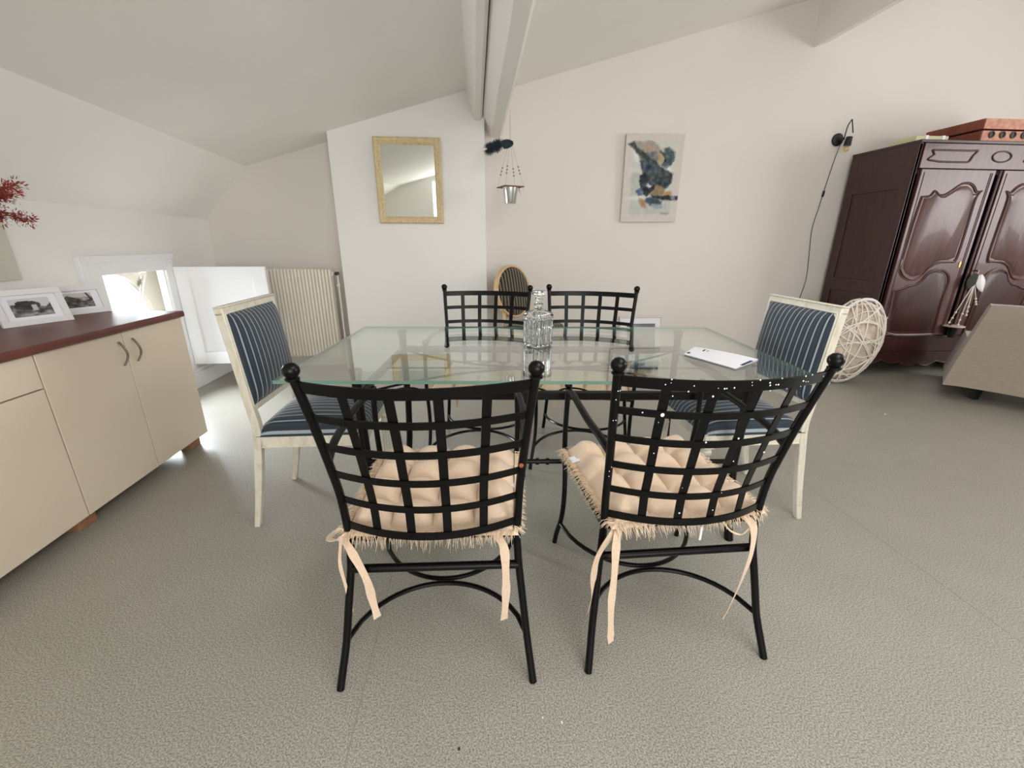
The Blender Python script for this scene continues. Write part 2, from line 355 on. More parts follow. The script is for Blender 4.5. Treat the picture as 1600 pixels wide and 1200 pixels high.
def make_chair():
    t = empty('metal_chair', (0, 0, 0), 0)
    for s in (-1, 1):
        zs = [0, .05, .12, .2, .27, .33, .38, .42, .47, .52, .58, .65, .72, .79, .86, .905]
        pts = smooth_path([(s*post_x(z), post_y(z), z) for z in zs], 3)
        leg = MB().tube(pts, [.0108]*(len(pts)), 12).build('leg', M_BLACK, t)
        finial((s*post_x(.918), post_y(.918), .924), .0225).build('finial', M_BLACK, leg)
        fpts = smooth_path([(s*.262, .283, 0), (s*.258, .268, .06), (s*.249, .235, .15), (s*.245, .222, .25), (s*.244, .232, .36), (s*.246, .243, .43), (s*.249, .236, .55), (s*.246, .232, .69)], 4)
        leg = MB().tube(fpts, .0096, 10).build('leg', M_BLACK, t)
        finial((s*.246, .232, .703), .017).build('finial', M_BLACK, leg)
        ap = smooth_path([(s*.246, .230, .682), (s*.250, .15, .700), (s*.254, .05, .702), (s*.252, -.06, .695), (s*.246, -.15, .690), (s*.237, post_y(.675)+.004, .675)], 5)
        MB().tube(ap, .0106, 10).build('arm', M_BLACK, t)
    # horizontal slats
    def bow(x, z): hw = post_x(z); return post_y(z)-.062*(1-(x/hw)**2)
    for z, w in ((.886, .028), (.806, .0195), (.724, .0195), (.640, .0195), (.556, .0195), (.474, .022)):
        hw = post_x(z); pts = [(hw*k/10, bow(hw*k/10, z), z) for k in range(-10, 11)]
        MB().strap(pts, (0, (post_y(z+.02)-post_y(z-.02))/.04, 1), w, .004).build('horizontal_slat', M_BLACK, t)
    for q in (-.6, -.2, .2, .6):
        pts = []
        for k in range(23):
            z = .897-.432*k/22; hw = post_x(z)*q; pts.append((hw, bow(hw, z)+.0038, z))
        MB().strap(pts, (1, q*.5, 0), .0215, .0034).build('vertical_slat', M_BLACK, t)
    # seat frame + seat straps
    sf = MB(); zz = .428; c = [(-.244, .238, zz), (.244, .238, zz), (.222, -.185, zz), (-.222, -.185, zz)]
    for i in range(4): sf.tube([c[i], c[(i+1) % 4]], .0115, 8)
    sf.build('seat_frame', M_BLACK, t)
    for i in range(5):
        x = -.17+.085*i; MB().strap([(x, .238, .431), (x, 0, .431), (x*.95, -.185, .431)], (1, 0, 0), .028, .004).build('seat_slat', M_BLACK, t)
    MB().tube([(-.229, -.195, .33), (.229, -.195, .33)], .0118, 12).build('back_rail', M_BLACK, t)
    for s in (-1, 1):   # two horizontal bows meeting under the seat
        ex, ey = (.251, -.236) if s < 0 else (.252, .245)
        pts = [(ex*k/12, s*.010-.024+(ey-s*.010+.024)*(1-math.sqrt(max(0, 1-(k/12.0)**2*.97)))/(1-math.sqrt(.03)), .122) for k in range(-12, 13)]
        MB().tube(pts, .0078, 8).build('stretcher', M_BLACK, t)
    return t
chair0 = make_chair()

def make_cushion():
    def base(u, v):
        x = (u-.5)*(.465-.02*(1-v)); y = -.205+v*.452
        return x, y
    def top(u, v):
        x, y = base(u, v); n = 4
        e = min(u, 1-u, v, 1-v)
        edge = min(1, e/.10)**.5
        a = abs(math.sin(PI*n*u)); b = abs(math.sin(PI*n*v))
        puff = (a**.55)*(b**.55)
        wob = noise.noise((x*9, y*9, 1))*.006+noise.noise((x*25, y*25, 4))*.003
        z = .443+edge*(.008+.052*(.12+.88*puff)+wob)
        return (x+.004*noise.noise((y*20, 3, 0)), y+.004*noise.noise((x*20, 9, 0)), z)
    m = MB(); m.grid(56, 56, top); m.grid(10, 10, lambda u, v: (*base(u, v), .438))
    # side skirt
    N = 56; per = []
    for k in range(N): per.append((k/N, 0))
    for k in range(N): per.append((1, k/N))
    for k in range(N): per.append((1-k/N, 1))
    for k in range(N): per.append((0, 1-k/N))
    m.rings([[top(u, v) for u, v in per], [(*base(u, v), .438) for u, v in per]], caps=False)
    c = m.build('seat_cushion', M_LINEN, sharp=80)
    bt = MB()
    for i in (1, 2, 3):
        for j in (1, 2, 3):
            x, y = base(i/4, j/4); bt.ball((x, y, .456), .008, 8, 5, sz=.5)
    bt.build('tufting_buttons', M_LINEN, c, kind='stuff')
    fr = MB(); rnd = random.Random(3)
    for side in range(4):
        for k in range(230):
            q = (k+rnd.random())/230
            u, v = ((q, 0), (q, 1), (0, q), (1, q))[side]; d = ((0, -1), (0, 1), (-1, 0), (1, 0))[side]; tn = (d[1], d[0])
            x, y = base(u, v); L = (.016+rnd.random()*.020)*(1.12 if side == 0 else 1); j = (rnd.random()-.5)*.026; dz = -rnd.random()*(.034 if side == 0 else .016)
            z0 = .447+rnd.random()*.010; wv = .0006+rnd.random()*.0006
            p0 = Vector((x, y, z0)); p1 = Vector((x+d[0]*L*.5+tn[0]*j*.3, y+d[1]*L*.5+tn[1]*j*.3, z0+.004*rnd.random()+dz*.3)); p2 = Vector((x+d[0]*L+tn[0]*j, y+d[1]*L+tn[1]*j, z0+dz-.004))
            fr.tube([p0, p1, p2], [wv*1.4, wv, wv*.4], 3)
    # frayed woven band under the fringe
    fr.rings([[(*Vector(base(u, v)), .450) for u, v in per], [((base(u, v)[0])*1.045, (base(u, v)[1]-.012)*1.05+.012, .444+.004*noise.noise((u*40, v*40, 2))) for u, v in per],
              [(*Vector(base(u, v)), .443) for u, v in per]], caps=False)
    fr.build('fringe', M_FRINGE, c, kind='stuff')
    return c
def ribbon(pts, w, tw=0, parent=None):
    pts = smooth_path(pts, 6); m = len(pts)
    wax = [Vector((math.cos(tw*i/m), math.sin(tw*i/m), .05)) for i in range(m)]
    return MB().strap(pts, wax, [w*(1-.25*abs(math.sin(i*.35+tw))) for i in range(m)], .0018).build('tie', M_LINEN, parent)
cush0 = make_cushion()

GC = 'black metal chairs around the glass table'; GQ = 'tufted beige cushions on the metal chairs'
poses = [((-.120, 1.172), math.radians(-2.2)), ((.566, 1.178), math.radians(.3)), ((.020, 2.312), math.radians(170.7)), ((.607, 2.262), math.radians(163.5))]
clabels = ['black lattice-back metal chair in the left foreground, rusty screw on its right post',
           'black lattice-back metal chair in the right foreground, speckled with white paint drips',
           'black lattice-back metal chair across the table, in front of the round-backed chair',
           'black lattice-back metal chair across the table, right of the decanter, before the leaning white frame']
qlabels = ['tufted beige fringed cushion on the left foreground metal chair, tied round its post',
           'tufted beige fringed cushion on the paint-speckled right foreground chair, white tag at left',
           'tufted beige fringed cushion on the far left metal chair seen through the glass',
           'tufted beige fringed cushion on the far right metal chair seen through the glass']
chairs = []; cushs = []
for i, ((x, y), a) in enumerate(poses):
    c = chair0 if i == 0 else dup(chair0); c.location = (x, y, 0); c.rotation_euler = (0, 0, a); tag(c, clabels[i], 'chair', GC); chairs.append(c)
for i, ((x, y), a) in enumerate(poses):
    q = cush0 if i == 0 else dup(cush0); cushs.append(q)
    q.location = (x, y, .003); q.rotation_euler = (0, 0, a); tag(q, qlabels[i], 'cushion', GQ)
cushs[0].rotation_euler = (0, 0, math.radians(-4)); cushs[1].rotation_euler = (0, 0, math.radians(4.5))
# ties and tags, per cushion (local coordinates)
Q = cushs[0]
ribbon([(-.200, -.19, .440), (-.22, -.215, .437), (-.262, -.215, .432), (-.268, -.19, .428), (-.25, -.165, .430), (-.225, -.172, .435)], .020, .3, Q)
ribbon([(-.225, -.215, .432), (-.205, -.225, .40), (-.175, -.23, .32), (-.165, -.228, .24), (-.155, -.235, .19)], .024, .8, Q)
ribbon([(-.235, -.215, .425), (-.243, -.22, .36), (-.235, -.222, .28), (-.228, -.225, .20)], .010, .6, Q)
ribbon([(.175, -.205, .440), (.195, -.222, .41), (.200, -.226, .33), (.200, -.224, .25), (.195, -.226, .17)], .026, .5, Q)
MB().box((.224, .02, .448), (.028, .024, .002), Matrix.Rotation(.25, 3, 'Y')).build('care_label', M_PAPER, Q, label='white fabric care label')
Q = cushs[1]
ribbon([(-.205, -.195, .440), (-.235, -.215, .42), (-.262, -.205, .35), (-.268, -.20, .27), (-.262, -.20, .20), (-.272, -.20, .15)], .023, .5, Q)
ribbon([(-.205, -.20, .440), (-.222, -.228, .42), (-.225, -.240, .32), (-.228, -.245, .22), (-.222, -.245, .12), (-.218, -.245, .075)], .026, .4, Q)
ribbon([(.165, -.205, .440), (.190, -.225, .41), (.195, -.232, .33), (.180, -.236, .24), (.155, -.24, .15), (.135, -.242, .105)], .028, .9, Q)
ribbon([(.10, -.205, .430), (.125, -.22, .40), (.16, -.226, .39), (.188, -.222, .42)], .006, .2, Q)
MB().box((-.224, .155, .458), (.028, .038, .002), Matrix.Rotation(-.25, 3, 'Y')).build('care_label', M_PAPER, Q, label='white fabric care label')
MB().box((.03, -.222, .405), (.007, .001, .045)).build('care_label', M_PAPER, Q, label='narrow white label hanging at the back')
for Q in cushs[2:]:
    ribbon([(-.18, -.205, .440), (-.20, -.215, .36), (-.198, -.216, .27), (-.203, -.216, .20)], .014, .7, Q)
    ribbon([(.18, -.205, .440), (.19, -.215, .36), (.188, -.216, .25), (.193, -.216, .18)], .014, .9, Q)
    ribbon([(.19, -.205, .440), (.205, -.215, .38), (.212, -.216, .29)], .010, .3, Q)
# paint specks on the right near chair, rusty screw on the left
sp = MB(); rnd = random.Random(12)
def bowp(x, z): hw = post_x(z); return post_y(z)-.062*(1-(x/hw)**2)
for k in range(46):
    if k < 26: z = .886+rnd.uniform(-.015, .016); x = rnd.uniform(-.2, .24); y = bowp(x, z)-.004; r = rnd.choice([.0009, .0013, .0016])
    elif k < 38: q = rnd.choice([-.6, -.2, .2, .6]); z = rnd.uniform(.5, .88); x = post_x(z)*q+rnd.uniform(-.012, .012); y = bowp(x, z)-.0085; r = rnd.choice([.0009, .0013, .002])
    else: z = rnd.uniform(.55, .88); x = -post_x(z)+rnd.uniform(-.006, .006); y = post_y(z)-.0125; r = .0011
    sp.ball((x, y, z), r*1.25, 6, 4, sy=.5)
sp.ball((-.148, bowp(-.148, .806)-.004, .806), .0048, 12, 6, sy=.4); sp.ball((-.19, bowp(-.19, .808)-.004, .808), .002, 8, 5, sy=.4)
sp.build('paint_speck', M_PAPER, chairs[1], kind='stuff', label='white paint specks')
MB().ball((post_x(.66)-.004, post_y(.66)-.013, .66), .0062, 10, 6, sy=.6).build('screw', M_RUST, chairs[0], label='rusty screw head')

# ================================================================== GLASS TABLE
TB = empty('glass_dining_table', (.3115, 1.862, 0), math.radians(-4.4), 'rectangular clear glass dining table on a black metal frame, six chairs around it', 'table')
GX, GY = .922, .478; GT = .746; GB = .7345
g = MB(); g.bb(-GX, GX, -GY, GY, GB, GT)
go = g.build('glass_top', M_GLASS, TB, flat=True); go.location = (-.024, -.060, 0)
go.data.materials.append(M_GEDGE)
for p in go.data.polygons:
    if abs(p.normal.z) < .5: p.material_index = 1
LX, LY = .735, .365
for sx in (-1, 1):
    for sy in (-1, 1):
        l = MB(); l.tube([(sx*(LX+.02), sy*(LY+.02), 0), (sx*(LX+.005), sy*(LY+.005), .12), (sx*(LX-.006), sy*(LY-.006), .35), (sx*LX, sy*LY, .60), (sx*LX, sy*LY, .712)], .018, 12)
        lo = l.build('leg', M_BLACK, TB)
        MB().lathe([(.018, .695), (.022, .715), (.026, .728), (.023, .7340), (.003, .7343)], (sx*LX, sy*LY, 0), 14).build('cap', M_BLACK, lo)
for sy in (-1, 1): MB().bb(-LX, LX, sy*LY-.011, sy*LY+.011, .618, .650).build('rail', M_BLACK, TB, bevel=.003)
for sx in (-1, 1): MB().bb(sx*LX-.011, sx*LX+.011, -LY, LY, .618, .650).build('rail', M_BLACK, TB, bevel=.003)
MB().tube([(-LX, 0, .634), (LX, 0, .634)], .0045, 8).build('center_rod', M_BLACK, TB)
for sy in (-1, 1):
    pts = [(LX*k/16*.98, sy*(.008+(LY-.03)*abs(k/16)**2.2), .634) for k in range(-16, 17)]
    MB().tube(pts, .005, 8).build('curved_rod', M_BLACK, TB)
    for cx in (-.56, -.08, .08, .56):
        pts = [(cx+.065*math.cos(a), sy*(LY-.008-.075*math.sin(a)), .634) for a in [PI*k/12 for k in range(13)]]
        MB().tube(pts, .004, 8).build('scroll_loop', M_BLACK, TB)
MB().tube([(-LX, -LY, .355), (LX, -LY, .355)], .0095, 10).build('stretcher', M_BLACK, TB)
for x in (-.055, -.015): MB().tube([(x-.006, -LY, .355), (x+.006, -LY, .355)], .0135, 12).build('collar', M_BLACK, TB)

# ================================================================== DECANTER
def sq_ring(h, z, cyc, amp, n=24):
    """square-ish ring with fluting"""
    out = []
    for i in range(4*n):
        s, k = divmod(i, n); t = k/n*2-1; a = s*PI/2
        d = h-(amp*(abs(math.sin(t*PI*cyc/2))) if abs(t) < .9 else 0)
        c = .94; tt = max(-c, min(c, t))
        dd = d if abs(t) <= c else d-(abs(t)-c)*h*.9
        p = Vector((dd, h*tt if abs(t) <= c else h*(math.copysign(c+(abs(t)-c)*.55, t)), 0)); x = p.x*math.cos(a)-p.y*math.sin(a); y = p.x*math.sin(a)+p.y*math.cos(a)
        out.append((x, y, z))
    return out
dec = empty('decanter', (.270, 1.843, GT+.001), math.radians(41), 'square cut-crystal decanter with stopper standing on the glass table', 'decanter')
b = MB(); H = .0475
R = [sq_ring(H-.004, 0, 9, 0), sq_ring(H, .005, 9, 0)]
for k in range(14):
    z = .012+k*.0085; R.append(sq_ring(H+(.0009 if k % 2 else -.0007), z, 9, .0034))
R += [sq_ring(H, .134, 9, 0), sq_ring(H-.002, .143, 9, 0), sq_ring(H*.80, .149, 9, 0), sq_ring(H*.42, .156, 9, 0)]
for r_, z in ((.016, .162), (.0155, .172), (.020, .178), (.0205, .181), (.016, .185), (.017, .196)):
    R.append([(r_*math.cos(2*PI*i/96-PI/4), r_*math.sin(2*PI*i/96-PI/4), z) for i in range(96)])
b.rings(R)
# hollow
R = [sq_ring(H-.010, .010, 9, 0), sq_ring(H-.008, .02, 9, 0), sq_ring(H-.008, .125, 9, 0), sq_ring(H*.55, .143, 9, 0)]
R += [[(r_*math.cos(2*PI*i/96-PI/4), r_*math.sin(2*PI*i/96-PI/4), z) for i in range(96)] for r_, z in ((.009, .157), (.009, .192))]
n0 = len(b.f); b.rings(R); 
me_inner = (n0, len(b.f))
bo = b.build('bottle', M_CRYS, dec, sharp=30)
bm = bmesh.new(); bm.from_mesh(bo.data); bm.faces.ensure_lookup_table()
bmesh.ops.reverse_faces(bm, faces=[bm.faces[i] for i in range(*me_inner)]); bm.to_mesh(bo.data); bm.free()
s = MB().lathe([(.008, .194), (.0085, .198), (.019, .202), (.013, .207), (.014, .211), (.031, .220), (.0325, .224), (.0315, .235), (.028, .240), (.003, .2405)], (0, 0, 0), 10)
s.build('stopper', M_CRYS, dec, sharp=10)

# ================================================================== LEAFLET
lf = empty('folded_leaflet', (0, 0, 0), 0, 'folded white paper leaflet lying on the right side of the glass table', 'leaflet')
A, B, C_, D_ = Vector((.838, 1.628, 0)), Vector((.938, 1.735, 0)), Vector((1.066, 1.492, 0)), Vector((.927, 1.410, 0))
def lz(u, v): return GT+.002+.006*u*v+.004*math.sin(u*3)*(v)
def lp(u, v, dz=0): p = A*(1-u)*(1-v)+B*(1-u)*v+D_*u*(1-v)+C_*u*v; return (p.x, p.y, lz(u, v)+dz)
for k, nm in enumerate(('leaf', 'leaf', 'leaf')):
    m = MB(); dz = [0, .003, .006][k]
    top = lambda u, v: lp(u, v, dz*(.3+.7*v)+.0006); bot = lambda u, v: lp(u, v, dz*(.3+.7*v))
    m.grid(8, 6, top); m.grid(8, 6, bot); m.build(nm, M_PAPER, lf, sharp=60)
ink = MB(); INK = mat('dark_ink', (52, 56, 84), .7)
for (u0, v0, u1, v1) in ((.02, .16, .07, .32), (.955, .30, 1.0, .78), (.20, .66, .23, .86), (.27, .70, .285, .84)):
    ink.grid(2, 2, lambda a, b: lp(u0+(u1-u0)*a, v0+(v1-v0)*b, .006*(.3+.7*(v0+(v1-v0)*b))+.0012))
ink.build('print', INK, lf)

# ================================================================== UPHOLSTERED CHAIRS
def make_uph():
    t = empty('upholstered_chair', (0, 0, 0), 0)
    for s in (-1, 1):
        # rear leg / stile, square section swept along the side profile
        prof = smooth_path([(s*.196, -.268, 0), (s*.196, -.235, .16), (s*.196, -.205, .34), (s*.196, -.190, .46), (s*.196, -.200, .56), (s*.196, -.220, .76), (s*.196, -.238, .930)], 4)
        R = []
        for i, p in enumerate(prof):
            z = p.z; hw = .0155 if z > .3 else .0125+.003*z/.3; hd = .0155 if z > .3 else .012+.0035*z/.3
            R.append([(p.x-hw, p.y-hd, z), (p.x+hw, p.y-hd, z), (p.x+hw, p.y+hd, z), (p.x-hw, p.y+hd, z)])
        MB().rings(R).build('leg', M_IVORY, t, bevel=.003)
        lg = MB(); x, y = s*.198, .218
        R = []
        seg = 32
        for (r, z, fl) in ((.010, 0, 0), (.012, .02, 0), (.0125, .03, 0), (.0135, .035, 1), (.0195, .315, 1), (.0205, .320, 0), (.0165, .330, 0), (.0165, .338, 0), (.0225, .345, 0), (.0225, .356, 0), (.019, .362, 0), (.019, .375, 0)):
            R.append([(x+math.cos(2*PI*j/seg)*(r-(.0028 if (fl and j % 4 < 2) else 0)), y+math.sin(2*PI*j/seg)*(r-(.0028 if (fl and j % 4 < 2) else 0)), z) for j in range(seg)])
        lg.rings(R); lo = lg.build('leg', M_IVORY, t, sharp=30)
        MB().bb(x-.024, x+.024, y-.024, y+.024, .372, .432).build('corner_block', M_IVORY, lo, bevel=.003)
        ro = MB(); Rx = Matrix.Rotation(PI/2*s, 3, 'Y')
        ro.lathe([(.017, 0), (.017, .003), (.014, .0035), (.012, .002), (.007, .002), (.005, .005), (.0005, .006)], (x+s*.024, y, .402), 14, Rx)
        Ry = Matrix.Rotation(-PI/2, 3, 'X')
        ro.lathe([(.017, 0), (.017, .003), (.014, .0035), (.012, .002), (.007, .002), (.005, .005), (.0005, .006)], (x, y+.024, .402), 14, Ry)
        ro.build('rosette', M_IVORY, lo)
        MB().bb(s*.196-.014, s*.196+.014, -.18, .2, .384, .430).bb(s*.196-.018, s*.196+.018, -.18, .2, .380, .386).build('side_rail', M_IVORY, t, bevel=.002)
    MB().bb(-.18, .18, .206, .234, .384, .430).build('front_rail', M_IVORY, t, bevel=.002)
    MB().bb(-.18, .18, -.205, -.178, .384, .430).build('rear_rail', M_IVORY, t, bevel=.002)
    # back frame rails
    def by(z): return -.200-(z-.56)*.105
    fr = MB()
    R_ = Matrix.Rotation(.105, 3, 'X')
    fr.box((0, by(.934), .932), (.423, .032, .028), R_)
    fr.box((0, by(.95)+.002, .949), (.426, .036, .008), R_)
    MB().box((0, by(.555), .552), (.36, .032, .030), R_).build('lower_back_rail', M_IVORY, t, bevel=.003)
    fr.build('back_frame', M_IVORY, t, bevel=.004)
    # stepped moulding round the pad, front and back
    mo = MB()
    for x in (-.198, .198): mo.box((x, by(.74)+.010, .74), (.006, .016, .37), R_)
    for z in (.558, .925): mo.box((0, by(z)+.010, z), (.39, .016, .006), R_)
    mo.build('moulding', M_IVORY, t, bevel=.002)
    def pad(sgn, th):
        def fn(u, v):
            x = (u-.5)*.390; z = .562+v*.360; e = min(u, 1-u)*2; g_ = min(v, 1-v)*2
            d = th*((1-(1-min(1, e*2.2))**2)**.5)*((1-(1-min(1, g_*2.2))**2)**.5)+.018*sgn*0
            return (x, by(z)+sgn*(.010+d)+(.006 if sgn > 0 else 0)+sgn*.018*math.sin(PI*u)*math.sin(PI*v), z)
        return fn
    p = MB(); p.grid(24, 24, pad(1, .026)); p.grid(24, 24, pad(-1, .010)); p.build('back_pad', M_NAVY, t, sharp=70)
    def seat(u, v):
        x = (u-.5)*.425; y = -.195+v*.435; e = min(u, 1-u)*2; g_ = min(v, 1-v)*2
        d = .055*((1-(1-min(1, e*3))**2)**.5)*((1-(1-min(1, g_*3))**2)**.5)+.026*math.sin(PI*u)*math.sin(PI*v)
        return (x, y, .431+d)
    s_ = MB(); s_.grid(28, 28, seat); s_.bb(-.2125, .2125, -.195, .240, .4295, .4315); s_.build('seat', M_NAVY, t, sharp=70)
    return t
U = make_uph(); U.location = (-.700, 1.862, 0); U.rotation_euler = (0, 0, math.radians(-90.5))
tag(U, 'ivory wooden dining chair with navy striped upholstery at the left end of the glass table', 'chair', 'striped upholstered chairs at the table ends')
U2 = dup(U); U2.location = (1.162, 1.735, 0); U2.rotation_euler = (0, 0, math.radians(90))
tag(U2, 'ivory dining chair with navy striped upholstery at the table right end, before the openwork globe', 'chair', 'striped upholstered chairs at the table ends')

# ================================================================== KITCHEN UNITS
FX = -1.66; DX = -2.20
def handle(y, z0, z1, parent):
    pts = [(FX+.004+.026*math.sin(PI*k/10), y, z0+(z1-z0)*k/10) for k in range(11)]
    MB().strap(pts, (0, 1, 0), .010, .005).build('handle', M_STEEL, parent, bevel=0)
ua = empty('base_cabinet', ((FX+DX)/2, 2.125, 0), 0, 'cream two-door base cabinet with curved nickel handles under the worktop', 'cabinet')
ua.location = (0, 0, 0)
def unit(parent, y0, y1):
    MB().bb(DX, FX-.021, y0+.001, y1-.001, .075, .775).build('body', M_CREAM, parent)
unit(ua, 1.70, 2.552)
d1 = MB().bb(FX-.019, FX, 1.703, 2.122, .070, .772).build('door', M_CREAM, ua, bevel=.0015); d2 = MB().bb(FX-.019, FX, 2.127, 2.552, .070, .772).build('door', M_CREAM, ua, bevel=.0015)
handle(2.088, .622, .735, d1); handle(2.172, .622, .735, d2)
for (x, y) in ((-1.735, 2.49), (-1.735, 1.73), (-2.15, 2.49), (-2.15, 1.8)): MB().bb(x-.035, x+.03, y-.045, y+.045, 0, .075).build('foot', M_TERRA, ua, bevel=.004, label='reddish wooden block foot')
ub = empty('base_cabinet', (0, 0, 0), 0, 'cream base cabinet at the left picture edge, a drawer above its door', 'cabinet')
unit(ub, .85, 1.70)
MB().bb(FX-.019, FX, .853, 1.697, .643, .772).build('drawer', M_CREAM, ub, bevel=.0015)
MB().bb(FX-.019, FX, .853, 1.697, .070, .638).build('door', M_CREAM, ub, bevel=.0015)
for (x, y) in ((-1.75, .95), (-2.15, .95), (-2.15, 1.6)): MB().bb(x-.035, x+.03, y-.045, y+.045, 0, .075).build('foot', M_TERRA, ub, bevel=.004)
wt = MB().bb(-2.22, -1.636, .80, 2.562, .7755, .810).build('worktop', M_REDW, bevel=.012, segs=4)
tag(wt, 'red-brown wooden worktop laid over the cream cabinets', 'worktop')
# board on the knee wall, left edge
bd = MB().bb(XL, XL+.02, 1.4, 2.50, .985, 1.50).build('wall_board', mat('cream_board', (204, 202, 188), .6), bevel=.002)
tag(bd, 'plain cream board on the left wall behind the photo frames and dried flowers', 'board')

# photo frames
def photo_frame(p0, p1, h, lean, label, fn):
    """p0,p1: bottom corners on the worktop, as seen left to right"""
    p0 = Vector(p0); p1 = Vector(p1); e = (p1-p0); wd = e.length; a = math.atan2(e.y, e.x)
    t = empty('photo_frame', p0, a, label, 'photo frame', 'white photo frames on the worktop')
    Rl = Matrix.Rotation(-lean, 3, 'X'); off = Vector((0, 0, 0))
    def P(x, y, z): return Rl @ Vector((x, y, z))
    def bar(x0, x1, z0, z1, y0, y1, mb):
        n = len(mb.v); mb.bb(x0, x1, y0, y1, z0, z1)
        for i in range(n, len(mb.v)): mb.v[i] = Rl @ mb.v[i]
    bw = .026; m = MB()
    bar(0, wd, 0, bw, 0, .018, m); bar(0, wd, h-bw, h, 0, .018, m); bar(0, bw, bw, h-bw, 0, .018, m); bar(wd-bw, wd, bw, h-bw, 0, .018, m)
    m.build('frame', M_WHITE, t, bevel=.0015)
    m = MB(); bar(bw, wd-bw, bw, h-bw, .010, .014, m); m.build('mat_board', M_PAPER, t)
    iw = wd*.56; ih = h*.50; o = P((wd-iw)/2, .0092, (h-ih)/2)
    printed('photograph', o, P(iw, 0, 0), P(0, 0, ih), 46, 34, fn, print_mat('photo_print', .4), t)
    m = MB(); m.strap([P(wd/2, .018, h*.7), Vector((wd/2, .018+h*.45, .002))], (1, 0, 0), .04, .003); m.build('stand', mat('grey_card', (90, 88, 84), .8), t)
    return t
def bw1(u, v):
    n = noise.fractal((u*5, v*5, 2), 1, 2.2, 4); sky = v > .62+.12*math.sin(u*5+.5)+.06*n
    tree = v > .34 and ((u-.40)**2/.10+(v-.62)**2/.07 < 1+.5*n)
    g = 205 if sky else 105+95*n
    if tree: g = 42+40*n
    if .5 < u < .64 and .30 < v < .62: g = 190
    if .78 < u and v > .3 and v < .3+(u-.76)*1.6: g = 75+60*n
    if v < .12: g = 120+60*n
    return (max(0, min(255, g)),)*3
def bw2(u, v):
    n = noise.fractal((u*6+9, v*6, 5), 1, 2.2, 4); g = 200 if v > .7+.1*n else 120+90*n
    if v < .86-.9*abs(u-.3) and .05 < u < .62: g = 66+70*n
    if v < .4+.9*abs(u-.62)**1.3 and u > .6: g = 95+110*n
    if .9 < u+.2*(v-.6) < .97 and v > .55: g = 50
    return (max(0, min(255, g)), max(0, min(255, g-3)), max(0, min(255, g-6)))
photo_frame((-2.072, 2.045, .811), (-1.972, 2.275, .811), .165, .30, 'white photo frame in front, black and white picture of trees and a house', bw1)
photo_frame((-2.135, 2.340, .811), (-2.014, 2.560, .811), .150, .30, 'white photo frame behind, overlapped, nearest the bright hatch opening', bw2)

# dried flowers
fl = empty('dried_flower_spray', (-1.98, 1.60, .811), 0, 'spray of dried dusty-red flowers reaching in from the left edge above the cabinets', 'dried flowers')
M_RED = mat('dried_red_bloom', (140, 50, 42), .9, c2=(168, 76, 62), nscale=60)
MB().lathe([(.045, 0), (.06, .03), (.062, .12), (.035, .20), (.028, .24), (.032, .25), (.022, .249), (.022, .2)], (-.02, 0, 0), 20).build('vase', mat('grey_ceramic', (160, 158, 150), .4), fl)
rnd = random.Random(5); st = MB(); bl = MB()
tips = []
for k in range(9):
    a = rnd.uniform(-.5, .5); end = Vector((.17+rnd.uniform(-.06, .09), .30+rnd.uniform(-.12, .10), .49+rnd.uniform(-.06, .09)))
    pts = smooth_path([(-.02, 0, .2), (.02+a*.04, .06, .36), (end.x*.6, end.y*.6, .47+a*.03), tuple(end)], 5); st.tube(pts, .0014, 5); tips.append(pts)
st.build('stem', mat('dry_stem', (120, 70, 50), .9), fl)
for pts in tips:
    for p in pts[len(pts)//2:]:
        for q in range(120):
            d = Vector((rnd.gauss(0, 1), rnd.gauss(0, 1), rnd.gauss(0, 1))).normalized(); c = p+d*rnd.uniform(.002, .036); l = rnd.uniform(.005, .011)
            e = d.cross(Vector((rnd.random(), rnd.random(), rnd.random()))).normalized()
            n = len(bl.v); bl.v += [c-e*l*.35, c+d*l, c+e*l*.35, c-d*l*.6]; bl.f.append((n, n+1, n+2, n+3))
bl.build('blossom', M_RED, fl, kind='stuff', flat=True)

# ================================================================== RADIATOR
ra = empty('radiator', (-1.60, 4.15, 0), 0, 'cream column radiator mounted in the alcove behind the open shutter', 'radiator')
x = -.33
nf = 22; pitch = .0298
for k in range(nf):
    xx = -.34+pitch*k; m = MB()
    poly = [(xx-.0138, -.026), (xx-.0075, -.043), (xx+.0075, -.043), (xx+.0138, -.026), (xx+.0138, .03), (xx-.0138, .03)]
    z0, z1 = .145, .945
    m.rings([[(a, b*.8, z0-.004) for a, b in poly], [(a, b, z0+.008) for a, b in poly], [(a, b, z1-.008) for a, b in poly], [(a, b*.8, z1) for a, b in poly]])
    m.build('fin', M_RAD, ra)
MB().bb(-.36, .31, -.022, .028, .165, .205).bb(-.36, .31, -.022, .028, .885, .925).bb(-.35, .30, -.004, .020, .15, .94).build('header', M_RAD, ra)
m = MB(); m.tube([(.31, 0, .905), (.345, 0, .905)], .012, 10); m.tube([(.345, 0, .93), (.345, 0, .0)], .009, 10); m.build('pipe', M_RAD, ra)
m = MB(); m.tube([(.345, -.045, .905), (.345, 0, .905)], .017, 12); m.build('valve', mat('dark_valve', (50, 44, 40), .4), ra, label='dark round valve knob')
m = MB(); m.box((.345, 0, .80), (.03, .03, .02)); m.build('pipe_clip', M_RAD, ra)

